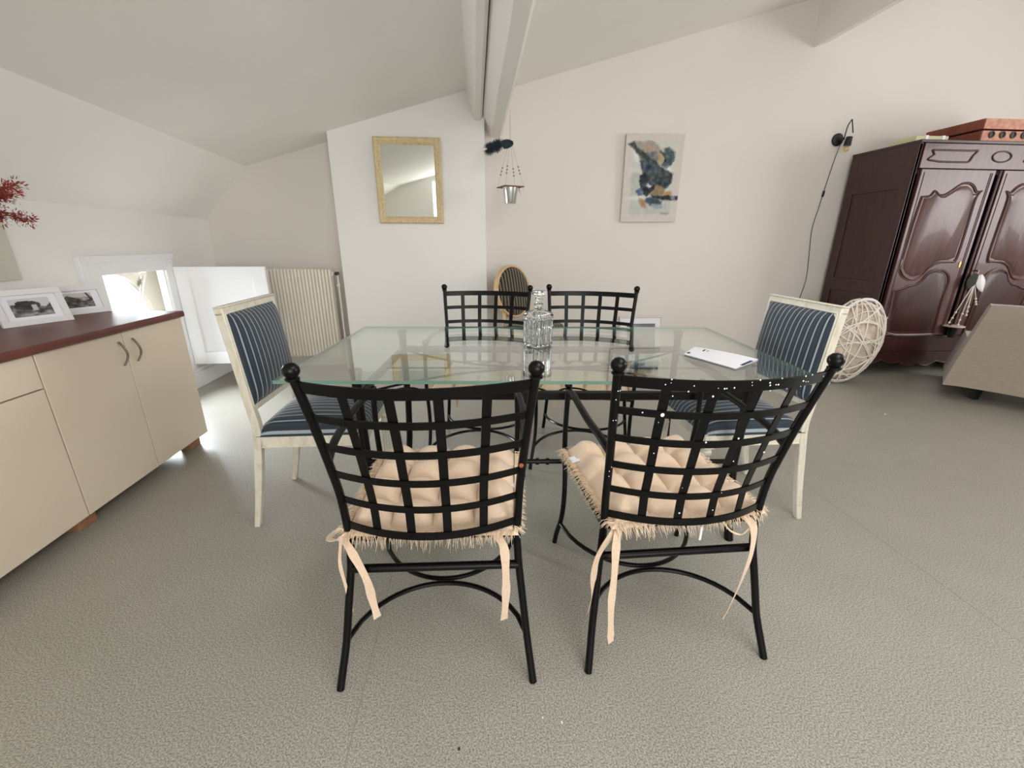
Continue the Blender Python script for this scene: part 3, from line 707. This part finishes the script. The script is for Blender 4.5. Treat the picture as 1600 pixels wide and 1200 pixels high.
# ================================================================== MIRROR
mi = empty('wall_mirror', (-.5335, 4.03, 1.332), 0, 'rectangular mirror in a pale gilt carved frame hanging on the chimney wall', 'mirror')
w_, h_ = .545, .658; lean = math.radians(2.0)
Rl = Matrix.Rotation(lean, 3, 'X')
def ang(mb):
    for i in range(len(mb.v)): mb.v[i] = Rl @ mb.v[i]
    return mb
def frame_ring(x0, x1, z0, z1, prof):
    """prof: list of (inset, y)"""
    return MB().rings([[(x0+i, y, z0+i), (x1-i, y, z0+i), (x1-i, y, z1-i), (x0+i, y, z1-i)] for i, y in prof], caps=False)
ang(frame_ring(-w_/2, w_/2, 0, h_, [(0, -.004), (0, -.022), (.010, -.032), (.022, -.030), (.032, -.024), (.040, -.026), (.048, -.020), (.058, -.012)])).build('frame', M_GOLD, mi)
ang(MB().bb(-w_/2+.054, w_/2-.054, -.013, -.010, .054, h_-.054)).build('mirror_glass', M_MIRROR, mi)
ang(MB().bb(-w_/2+.01, w_/2-.01, -.008, -.002, .01, h_-.01)).build('backing', M_GOLD, mi)

# ================================================================== PAINTING
pa = empty('abstract_painting', (1.6625, 4.295, 1.372), 0, 'unframed abstract canvas in dark blue, grey and ochre hanging on the back wall', 'painting')
pw, ph = .540, .745; slant = -.012
TL, TR, BR, BL = (245, 115), (870, 135), (735, 1105), (140, 1085)
def shp(*p): return p
POL = [
 ((205, 206, 196), [(320, 200), (775, 205), (755, 480), (690, 1020), (235, 1015), (270, 560)]),
 ((212, 204, 196), [(240, 130), (320, 200), (270, 560), (200, 560)]),
 ((186, 192, 180), [(275, 540), (370, 540), (350, 780), (255, 790)]),
 ((190, 196, 184), [(245, 850), (690, 850), (670, 1010), (240, 1010)]),
 ((160, 160, 146), [(320, 200), (540, 205), (620, 300), (560, 420), (420, 330), (340, 260)]),
 ((184, 152, 128), [(400, 240), (520, 235), (560, 300), (440, 300)]),
 ((112, 118, 118), [(380, 330), (560, 310), (560, 480), (380, 470)]),
 ((78, 92, 98), [(640, 290), (700, 270), (755, 330), (750, 410), (700, 470), (660, 500), (600, 460), (640, 400)]),
 ((184, 160, 118), [(560, 330), (620, 320), (650, 380), (600, 450), (560, 440)]),
 ((40, 44, 46), [(590, 290), (640, 340), (665, 420), (620, 440), (640, 380), (600, 330)]),
 ((58, 66, 62), [(250, 235), (320, 200), (350, 260), (470, 350), (600, 470), (560, 500), (440, 400), (350, 340), (300, 260)]),
 ((226, 222, 212), [(300, 290), (360, 350), (370, 420), (320, 420)]),
 ((64, 78, 82), [(380, 400), (480, 400), (640, 500), (730, 560), (720, 660), (640, 720), (500, 690), (430, 640), (400, 540)]),
 ((54, 64, 92), [(370, 450), (540, 480), (580, 520), (390, 520)]),
 ((34, 44, 58), [(370, 560), (440, 540), (460, 600), (430, 680), (460, 720), (380, 780), (340, 780), (370, 700)]),
 ((90, 112, 140), [(310, 730), (380, 700), (400, 780), (330, 800)]),
 ((44, 58, 62), [(560, 590), (720, 580), (710, 660), (600, 700), (540, 660)]),
 ((230, 228, 222), [(680, 470), (700, 480), (720, 540), (660, 510)]),
 ((150, 126, 88), [(500, 700), (600, 680), (640, 740), (600, 800), (470, 800)]),
 ((186, 148, 96), [(620, 760), (700, 750), (720, 800), (600, 810)]),
 ((26, 30, 42), [(390, 770), (520, 670), (540, 680), (470, 780), (440, 800)]),
 ((24, 26, 38), [(480, 800), (770, 805), (765, 865), (620, 850), (520, 830)]),
 ((120, 128, 150), [(700, 810), (750, 812), (745, 858), (695, 850)]),
 ((60, 84, 104), [(420, 820), (520, 820), (600, 870), (520, 950), (410, 870)]),
 ((64, 88, 78), [(500, 860), (600, 860), (590, 900), (510, 900)]),
 ((180, 138, 100), [(340, 820), (400, 830), (430, 940), (370, 920)]),
 ((150, 162, 180), [(470, 890), (600, 890), (590, 945), (500, 945)]),
 ((150, 152, 150), [(580, 990), (665, 995), (660, 1018), (580, 1016)]),
 ((216, 210, 202), [(190, 485), (370, 510), (370, 520), (190, 500)]),
 ((222, 214, 200), [(180, 815), (400, 790), (410, 830), (180, 826)])]
def paint(u, v):
    v = 1-v; px = (TL[0]*(1-u)+TR[0]*u)*(1-v)+(BL[0]*(1-u)+BR[0]*u)*v; py = (TL[1]*(1-u)+TR[1]*u)*(1-v)+(BL[1]*(1-u)+BR[1]*u)*v
    jx = px+14*noise.noise((px*.012, py*.012, 0))+9*noise.noise((px*.05, py*.05, 3)); jy = py+14*noise.noise((px*.012, py*.012, 7))+9*noise.noise((px*.05, py*.05, 9))
    acc = [0, 0, 0]
    for ox, oy in ((0, 0), (9, 5), (-8, 7), (3, -9)):
        c = (213, 202, 193)
        for col, P in POL:
            if inpoly(jx+ox, jy+oy, P): c = col
        for i in range(3): acc[i] += c[i]/4
    dk = (213-acc[0])/190; n = (4+44*max(0, dk))*noise.fractal((px*.025, py*.02, 1), 1, 2.1, 5)
    g_ = sum(acc)/3
    return tuple(max(0, min(255, (q*.8+g_*.2)+n)) for q in acc)
Rl = Matrix.Rotation(math.radians(1.2), 3, 'X')
ang(MB().bb(-pw/2, pw/2, -.030, -.004, 0, ph)).build('canvas', M_CANVAS, pa, bevel=.002)
o_ = Rl @ Vector((-pw/2, -.0306, 0)); printed('painted_image', o_, Rl @ Vector((pw, 0, 0)), Rl @ Vector((0, 0, ph)), 110, 150, paint, print_mat('oil_paint', .75), pa)
pa.rotation_euler = (0, math.radians(-.5), 0)

# ================================================================== HANGING PLANTER + FEATHER
pl = empty('hanging_planter', (.299, 3.78, 1.60), 0, 'small zinc pot in a wooden square hung on beaded strings from the white beam', 'planter')
MB().lathe([(.044, -.120), (.046, -.115), (.064, .0), (.067, .002), (.067, .006), (.062, .006), (.044, -.110), (.003, -.111)], (0, 0, 0), 24).build('pot', M_ALU, pl)
m = MB(); s_ = .085
Rz = Matrix.Rotation(.35, 3, 'Z')
bdm = MB(); bdm.rings([[Rz @ Vector(p) for p in ((-s_, -s_, z), (s_, -s_, z), (s_, s_, z), (-s_, s_, z))] for z in (0, .008)]); bdm.build('square_board', mat('brown_board', (120, 78, 56), .6), pl)
st = MB(); top = Vector((-.004, .0, .50)); knot = Vector((-.002, 0, .36)); bds = []
st.tube([top, knot], .0028, 6); st.tube([Vector((0, .02, .56)), top], .0016, 5)
for (a, b) in ((-1, -1), (1, -1), (1, 1), (-1, 1)):
    e = Rz @ Vector((a*s_*.93, b*s_*.93, .006)); st.tube([knot, e, e-Vector((0, 0, .03))], .0013, 5)
    for q in (.60, .67, .74): bds.append(knot.lerp(e, q))
st.build('string', M_STRING, pl)
for p in bds: MB().ball(p, .0068, 8, 6).build('bead', M_BEAD, pl)
e = Rz @ Vector((s_*.95, 0, 0)); kn = MB()
for k in range(6): kn.tube([e, e+Vector((rnd.uniform(-.02, .025), 0, rnd.uniform(-.055, .01)))], .0018, 5)
kn.build('knot', M_STRING, pl)
fe = empty('hanging_feather', (.205, 3.68, 1.885), 0, 'dark blue-green feather hanging level beside the white beam end above the planter', 'feather')
M_FEA = mat('dark_teal_feather', (8, 18, 24), .7, c2=(20, 44, 56), nscale=60)
sh_ = MB(); q0 = Vector((-.090, 0, -.030)); q1 = Vector((.105, 0, .030))
sh_.tube(smooth_path([q0, (-.03, 0, 0), (.03, 0, .012), q1], 5), .0016, 6); sh_.build('quill', M_FEA, fe)
va = MB(); rnd = random.Random(9)
for k in range(1100):
    t = rnd.random(); base = Vector((-.09+.195*t, 0, -.030+.045*t+.015*math.sin(t*3))); loose = t < .55
    sgn = rnd.choice((-1, 1)); L = (.030+rnd.random()*.022)*(1 if loose else max(.15, 1-((t-.62)/.40)**2)) ; ang_ = rnd.uniform(.7, 1.3) if not loose else rnd.uniform(.3, 2.4)
    d = Vector((math.cos(ang_)*(-1 if loose else 1)*(.8), rnd.uniform(-.5, .5) if loose else rnd.uniform(-.1, .1), sgn*math.sin(ang_)*(1 if loose else .75)))
    e1 = base+d*L*.6; e2 = base+d*L+Vector((-.006 if loose else .004, 0, -.004)); w0 = .003 if not loose else .0016
    va.strap([base, e1, e2], (1, 0, .3), [w0*1.6, w0*1.4, w0*.5], .0004)
for k in range(1): va.grid(10, 4, lambda a, b: (.015+.092*a, .001, .008+.020*a+(b-.5)*.045*math.sin(PI*min(1, .25+.72*a))))
va.build('vane', M_FEA, fe, kind='stuff')
MB().tube([(0, 0, .01), (.02, .02, .19)], .0008, 5).build('thread', M_STRING, fe)
MB().tube([(-.016, 0, -.02), (-.012, 0, -.055)], [.003, .0045], 6).build('quill_tuft', mat('grey_fluff', (90, 88, 80), .9), fe)

# ================================================================== WALL LAMP
la = empty('wall_lamp', (3.44, 4.3, 2.11), 0, 'black swing-arm wall lamp with a trailing cable and inline switch beside the armoire', 'wall lamp')
Rb = Matrix.Rotation(PI/2, 3, 'X')
MB().lathe([(.055, 0), (.055, .012), (.050, .018), (.003, .020)], (0, 0, 0), 24, Rb).build('wall_plate', M_PLAST, la)
m = MB(); m.tube([(0, -.015, 0), (.02, -.06, 0)], .013, 10); m.tube(smooth_path([(.02, -.06, 0), (.025, -.065, .10), (.045, -.075, .155)], 4), .005, 8); m.tube([(.045, -.075, .155), (.062, -.10, .04)], .005, 8); m.build('arm', M_PLAST, la)
MB().tube([(.058, -.075, .012), (.052, -.075, -.062)], [.026, .030], 16).build('socket', M_PLAST, la)
MB().ball((.050, -.075, -.090), .026, 14, 8).build('bulb', glass_mat('bulb_glass', (250, 238, 205), .02, .08), la)
cb = smooth_path([(.02, -.03, -.04), (.012, -.012, -.15), (-.012, -.008, -.33), (-.03, -.01, -.47), (-.045, -.008, -.60), (-.07, -.01, -.80), (-.04, -.008, -1.05), (-.02, -.01, -1.3), (-.06, -.01, -1.55)], 6)
MB().tube(cb, .0028, 6).build('cable', M_PLAST, la)
MB().box((-.031, -.011, -.47), (.018, .014, .055), Matrix.Rotation(.1, 3, 'Y')).build('switch', M_PLAST, la, bevel=.004)

# ================================================================== ARMOIRE
AX0, AX1, AY0, AY1 = 3.60, 5.12, 3.60, 4.255
ar = empty('armoire', (0, 0, 0), 0, 'large antique dark wooden armoire with carved two-panel doors against the back wall', 'armoire')
m = MB(); m.bb(AX0+.012, AX0+.03, AY0+.05, AY1-.05, .12, 1.94)          # recessed side panels
m.bb(AX0, AX0+.03, AY0, AY0+.09, .02, 1.96).bb(AX0, AX0+.03, AY1-.09, AY1, .02, 1.96)
for z0, z1 in ((.10, .22), (.74, .86), (1.62, 1.96)): m.bb(AX0+.001, AX0+.03, AY0+.09, AY1-.09, z0, z1)
m.build('side_panel', M_WOOD, ar, bevel=.004)
MB().bb(AX1-.03, AX1, AY0, AY1, .02, 1.96).build('side_panel', M_WOOD, ar, bevel=.004)
MB().bb(AX0+.03, AX1-.03, AY0+.10, AY1, .15, 1.95).build('back_panel', M_WOOD, ar)
MB().bb(AX0-.004, AX1+.004, AY0-.012, AY1, 1.955, 1.978).build('top_board', M_WOOD, ar, bevel=.004)
for xq in (AX0, AX1-.034): MB().bb(xq, xq+.034, AY0, AY0+.03, .10, 1.955).build('front_post', M_WOOD, ar, bevel=.006)
MB().bb(AX0+.05, AX1-.05, AY0, AY0+.03, 1.770, 1.955).build('frieze', M_WOODG, ar, bevel=.003)
def ridge(pts, r, name, parent, m_=None, closed=True):
    pts = [Vector(p) for p in pts]; return MB().tube(pts, r, 8, closed=closed).build(name, m_ or M_WOODG, parent)
# frieze carving: elongated panel with curved ends, then a medallion
for cx in (3.925, 4.795):
    L_, Hh = .20, .045; P = [(cx-L_, 1.905), (cx-.15, 1.905), (cx+.15, 1.905), (cx+L_, 1.905), (cx+.17, 1.865), (cx+.15, 1.825), (cx+.1, 1.82), (cx-.1, 1.82), (cx-.15, 1.825), (cx-L_-.02, 1.835), (cx-.175, 1.87)]
    ridge(smooth_path([(a, AY0-.003, b) for a, b in P], 3), .007, 'frieze_carving', ar)
pts = [(4.36+.085*math.cos(a), AY0-.002, 1.865+.04*math.sin(a)) for a in [2*PI*k/24 for k in range(24)]]
ridge(pts, .006, 'frieze_carving', ar)
m = MB(); m.bb(AX0+.05, AX1-.05, AY0+.004, AY0+.03, .215, .365).build('lower_rail', M_WOOD, ar, bevel=.003)
# scalloped apron
def scal(x):
    q = (x-AX0)/.19; return .125+.030*abs(math.sin(q*PI))*(-1)+.02*math.sin(q*PI*.5)
top_ = [(AX0+(AX1-AX0)*k/80, AY0-.004, scal(AX0+(AX1-AX0)*k/80)) for k in range(81)]
MB().prism(top_+[(AX1, AY0-.004, .215), (AX0, AY0-.004, .215)], (0, .025, 0)).build('apron', M_WOOD, ar)
ridge(top_, .0045, 'apron_bead', ar, closed=False)
for (x_, y_) in ((AX0+.03, AY0+.03), (AX1-.03, AY0+.03), (AX0+.03, AY1-.04), (AX1-.03, AY1-.04)):
    MB().lathe([(.018, 0), (.026, .02), (.030, .06), (.024, .10), (.028, .13)], (x_, y_, 0), 14).build('foot', M_WOOD, ar)
def px2(pl, s, ox, oy):
    """photo-plane samples of the door carving, turned into metres on the door"""
    out = []
    for (a, b) in pl:
        u, v = ox+a/s, oy+b/s; d = Vector(((u-800)/FPX, (600-v)/FPX, 1)); D = r2*d.x+u2*d.y+f*d.z; t = AY0/D.y; out.append((D.x*t, EYE+D.z*t))
    return out
# outline of the upper and lower raised panels (metres: x from the hinge side, z)
UP = px2([(1015, 575), (1060, 570), (1088, 542), (1110, 562), (1140, 563), (1180, 540), (1235, 503), (1280, 500), (1305, 520), (1318, 548), (1345, 545), (1312, 590), (1260, 760), (1205, 925), (1165, 940), (1110, 945), (1060, 970), (1000, 1028), (945, 1040), (908, 1020), (893, 990), (895, 960), (960, 740)], 3.636, 1160, 150)
LO = px2([(632, 158), (700, 143), (740, 125), (790, 115), (840, 80), (890, 25), (950, 5), (1000, 15), (1030, 50), (1030, 110), (975, 270), (925, 450), (880, 478), (580, 470), (600, 330)], 4.706, 1260, 420)
DX0 = 3.668; DX1 = 4.343; MXC = 4.3795
def door(mir):
    def X(x): return x if not mir else 2*MXC-x
    x0, x1 = sorted((X(DX0), X(DX1)))
    d = MB().bb(x0, x1, AY0-.010, AY0+.022, .372, 1.764).build('door', M_WOODG, ar, bevel=.004)
    for k, P in enumerate((UP, LO)):
        pp = [(X(a), b) for a, b in P]
        cx = sum(a for a, b in pp)/len(pp); cz_ = sum(b for a, b in pp)/len(pp)
        inner = [(cx+(a-cx)*.86, cz_+(b-cz_)*.90) for a, b in pp]
        ri = [[(a, AY0-.011, b) for a, b in pp], [(cx+(a-cx)*.965, AY0-.008, cz_+(b-cz_)*.975) for a, b in pp], [(a, AY0-.019, b) for a, b in inner]]
        MB().rings(ri).build('door_panel', M_WOODG if k == 0 else M_WOOD, d, sharp=25)
        MB().tube([(a, AY0-.012, b) for a, b in smooth_path([(a, b, 0) for a, b in pp+[pp[0]]], 3) for a, b in [(a, b)]] if False else [(p.x, AY0-.012, p.y) for p in smooth_path([(a, b, 0) for a, b in pp+[pp[0]]], 4)[:-1]], .0075, 8, closed=True).build('door_moulding', M_WOODG, d)
        if True:
            out2 = [(cx+(a-cx)*1.06, cz_+(b-cz_)*1.03) for a, b in pp]
            MB().tube([(p.x, AY0-.010, p.y) for p in smooth_path([(a, b, 0) for a, b in out2+[out2[0]]], 4)[:-1]], .0035, 6, closed=True).build('door_moulding', M_WOODG, d)
    for xx in (x0+.03, x1-.03, x1-.045): MB().tube([(xx, AY0-.010, .40), (xx, AY0-.010, 1.74)], .004, 6).build('door_fillet', M_WOODG, d)
    return d
dl = door(False); dr = door(True)
MB().tube([(MXC-.004, AY0-.014, .38), (MXC-.004, AY0-.014, 1.76)], .010, 10).build('center_bead', M_WOOD, ar)
MB().bb(4.27, 4.285, AY0-.014, AY0-.009, .985, 1.03).build('escutcheon', mat('brass', (190, 150, 90), .35, 1), dl, label='small brass keyhole plate')
m = MB().tube([(3.70, AY0-.012, .385), (4.33, AY0-.012, .385)], .004, 6); m.build('brass_strip', mat('worn_brass', (120, 84, 56), .5, .3), dl)

# pendant hung on the armoire key
hp = empty('hanging_charm', (4.436, 3.57, .955), 0, 'small string hanger with beads, leaves and a dark pot hung from the armoire door key', 'hanger')
MB().tube([(0, .02, 0), (0, -.02, 0)], .006, 8).build('key', M_STEEL, hp)
st = MB(); bd_ = []
ends = [Vector((-.115, -.01, -.47)), Vector((-.03, -.02, -.49)), Vector((.01, -.03, -.40)), Vector((.085, -.02, -.30))]
for e in ends:
    st.tube([(0, -.02, 0), (0, -.02, -.10), e], .0035, 6)
    for q in (.72, .86, .97): bd_.append(Vector((0, -.02, -.1)).lerp(e, q))
st.build('cord', M_ROPE, hp)
for p in bd_: MB().ball(p, .0095, 8, 6).build('bead', M_ROPE, hp)
def leaf(c, L, w, ang__, m_):
    R = Matrix.Rotation(ang__, 3, 'Y'); mb = MB()
    def fn(u, v):
        wd = w*math.sin(PI*min(1, u*.9+.08))**.8; return Vector(c)+R @ Vector(((v-.5)*wd, -.012*math.sin(PI*v)-.01*u, -u*L))
    mb.grid(8, 6, fn); mb.build('leaf', m_, hp)
leaf((.02, -.025, -.03), .16, .085, -.35, M_WHITE); leaf((-.01, -.025, -.03), .14, .10, .55, mat('dark_leaf', (44, 44, 38), .8))
MB().lathe([(.075, 0), (.08, .004), (.078, .012), (.04, .008), (.003, .006)], (-.07, -.02, -.497), 20).build('dish', mat('pale_dish', (214, 200, 190), .4), hp)
MB().lathe([(.026, -.10), (.034, 0)], (-.055, -.02, -.497), 16).build('pot', mat('dark_green_pot', (28, 34, 30), .5), hp)

# things on top of the armoire
cs = empty('wooden_case', (4.56, 3.86, 1.978), 0, 'worn red-brown wooden case with round holes along its front, lying on the armoire', 'case')
MB().bb(-.40, .42, -.215, .26, 0, .085).bb(-.405, .425, -.218, .265, .095, .172).build('body', M_DKLEATHER, cs, bevel=.006)
MB().bb(-.395, .415, -.222, -.214, .004, .083).bb(-.398, .418, -.224, -.216, .097, .170).build('front_board', M_CASE, cs)
for k in range(8):
    MB().lathe([(.026, 0), (.026, .008), (.018, .009), (.017, .002), (.003, .002)], (-.315+.098*k, -.222, .055), 14, Rb).build('hole_plug', mat('dark_bore', (70, 62, 54), .7), cs)
yb = empty('pale_box', (3.72, 3.80, 1.978), 0, 'flat pale yellow cardboard box at the left front corner of the armoire top', 'box')
MB().bb(-.09, .20, -.12, .12, 0, .045).build('body', M_YEL, yb, bevel=.003)
for x_ in (-.01, .14): MB().bb(x_, x_+.025, -.124, .124, 0, .048).build('band', M_PAPER, yb)

# ================================================================== ROUND-BACK CHAIR by the chimney
rc = empty('round_back_chair', (.50, 3.86, 0), math.radians(-138), 'blond medallion-back chair with brown striped fabric in the corner behind the metal chairs', 'chair')
Ro = Matrix.Rotation(math.radians(10), 3, 'X')
def ov(a, rx, rz, y): return Ro @ Vector((rx*math.cos(a), y, rz*math.sin(a)))+Vector((0, -.235, .745))
m = MB(); R = []
for k in range(40):
    a = 2*PI*k/40; R.append([ov(a, .222, .240, -.022), ov(a, .222, .240, .022), ov(a, .216, .234, .028), ov(a, .206, .222, .026), ov(a, .203, .219, .018), ov(a, .203, .219, -.02)])
m.rings(R, closed=True); m.build('back_frame', M_BLOND, rc)
m = MB()
for sgn in (1, -1):
    rr = []
    for i, (q, d) in enumerate(((1, .012), (.97, .026), (.85, .034), (.5, .040), (.02, .042))): rr.append([ov(2*PI*k/32, .204*q, .220*q, sgn*d) for k in range(32)])
    m.rings(rr)
m.build('back_pad', M_OCHRE, rc, sharp=60)
for s in (-1, 1):
    MB().tube(smooth_path([(s*.17, -.26, 0), (s*.165, -.215, .25), (s*.155, -.20, .42), (s*.13, -.215, .56)], 4), [.013]*4+[.017]*9, 8).build('leg', M_BLOND, rc)
    MB().tube([(s*.19, .20, 0), (s*.19, .20, .42)], [.011, .02], 10).build('leg', M_BLOND, rc)
sr = MB(); sp_ = [(-.20, .22), (.20, .22), (.215, .05), (.18, -.19), (-.18, -.19), (-.215, .05)]
sr.prism([(a, b, .385) for a, b in sp_], (0, 0, .05)); sr.build('seat_frame', M_BLOND, rc, bevel=.006)
sr = MB(); sr.rings([[(a*q, b*q, z) for a, b in sp_] for q, z in ((.98, .435), (1, .45), (.96, .475), (.8, .49), (.02, .496))]); sr.build('seat', M_OCHRE, rc, sharp=60)

# ================================================================== PICTURE LEANING ON THE FLOOR
fp = empty('leaning_picture', (1.69, 4.16, 0), 0, 'white framed grey picture standing on the floor and leaning on the back wall', 'picture')
Rl = Matrix.Rotation(math.radians(-14), 3, 'X')
def sk_(mb):
    for i in range(len(mb.v)): mb.v[i] = Rl @ mb.v[i]
    return mb
sk_(frame_ring(-.225, .225, 0, .475, [(0, .012), (0, -.006), (.012, -.008), (.016, -.002), (.02, .002)])).build('frame', mat('off_white_frame', (222, 214, 202), .5), fp)
sk_(MB().bb(-.21, .21, 0, .006, .014, .461)).build('mat_board', M_PAPER, fp)
def greyp(u, v):
    n = noise.fractal((u*3, v*3, 2), 1, 2, 3); g = 128+34*n-(22 if v > .96 else 0); return (g-6, g, g-4)
printed('printed_image', Rl @ Vector((-.15, -.001, .09)), Rl @ Vector((.30, 0, 0)), Rl @ Vector((0, 0, .31)), 20, 20, greyp, print_mat('photo_print', .4), fp)

# ================================================================== OPENWORK GLOBE
gl = empty('openwork_globe', (3.235, 3.40, 0), 0, 'large round white openwork cord globe on the floor between striped chair and armoire', 'globe lantern')
rx_, ry_, rz_ = .255, .17, .372; gc = Vector((0, 0, .376)); tilt = Matrix.Rotation(.22, 3, 'Y')
def gp(d, k=1.0): return gc+tilt @ Vector((d.x*rx_*k, d.y*ry_*k, d.z*rz_*k))
rnd = random.Random(4)
for k in range(38):
    ax = Vector((rnd.gauss(0, 1), rnd.gauss(0, 1), rnd.gauss(0, 1))).normalized(); a1 = ax.orthogonal().normalized(); a2 = ax.cross(a1); off = rnd.uniform(-.55, .55)
    rr = math.sqrt(1-off*off); pts = [gp((a1*math.cos(t)*rr+a2*math.sin(t)*rr+ax*off), 1+.02*noise.noise((k, t*3, 0))) for t in [2*PI*j/32 for j in range(32)]]
    MB().tube(pts, rnd.uniform(.0035, .006), 6, closed=True).build('cord', M_ROPE, gl)
pts = [gp(Vector((math.cos(t)*.98, -.15, math.sin(t)*.98)), 1.0) for t in [2*PI*j/40 for j in range(40)]]
MB().tube(pts, .013, 8, closed=True).build('rim', M_WHITE, gl)
m = MB()
def inner(u, v):
    th = PI*v; ph_ = 2*PI*u; d = Vector((math.sin(th)*math.cos(ph_), math.sin(th)*math.sin(ph_), math.cos(th))); return gp(d, .90+.09*noise.noise(d*7)+.06*noise.noise(d*17))
m.grid(48, 30, inner); m.build('crumpled_lining', mat('crumpled_cream_paper', (226, 212, 196), .8, c2=(190, 172, 154), nscale=14), gl, sharp=25)

# ================================================================== SOFA
so = empty('slipcovered_sofa', (3.76, 3.0, 0), math.radians(-49), 'taupe slipcovered sofa seen from its back corner at the right edge, on black legs', 'sofa')
def cover():
    m = MB(); Ls = [-.0, .02, .10, .3, .6, 1.0, 1.5, 2.0]; R = []
    zs = [.11, .18, .30, .45, .60, .70, .735, .745]
    for i, x in enumerate(Ls):
        ring = []
        for z in zs:
            t = (z-.11)/.635; fl = .05*(1-t)**2; inx = .12*t**1.1 if i < 3 else 0
            xx = x+inx*(1-x*2) if i < 3 else x+.0
            yy = -.02-fl+.015*math.sin(x*5+z*4)+(.045*max(0, (z-.68)/.065)**2 if z > .68 else 0)
            ring.append((xx, yy, z+.006*math.sin(x*9)))
        for z, y in ((.742, .06), (.742, .18), (.70, .22), (.46, .23), (.45, .70), (.40, .75), (.11, .77)):
            t = (z-.11)/.635; inx = .12*max(0, t)**1.1 if i < 3 else 0
            ring.append((x+inx*(1-x*2) if i < 3 else x, y, z))
        R.append(ring)
    return m.rings(R)
cover().build('slipcover', M_SLIP, so, sharp=55)
for (x_, y_) in ((.20, .09), (.20, .70), (1.8, .09), (1.8, .70)): MB().tube([(x_, y_, .0), (x_+.01, y_+.01, .16)], [.030, .040], 4).build('leg', M_FOOTPAD, so)

# ================================================================== CRUMBS on the floor
for (x_, y_, r_, c_, lb) in ((-.066, .722, .0045, M_FOOTPAD, 'dark crumb on the floor in front of the left foreground chair'), (.149, .778, .003, M_PAPER, 'tiny white paper scrap on the floor in front of the chairs, left one'), (.197, .762, .004, M_PAPER, 'tiny white paper scrap on the floor in front of the chairs, right one'), (2.945, 2.648, .008, M_PAPER, 'white scrap lying alone on the floor left of the sofa')):
    o = MB().ball((x_, y_, r_*.45), r_, 7, 5, sx=.6, sz=.45).build('floor_crumb', c_); tag(o, lb, 'crumb')
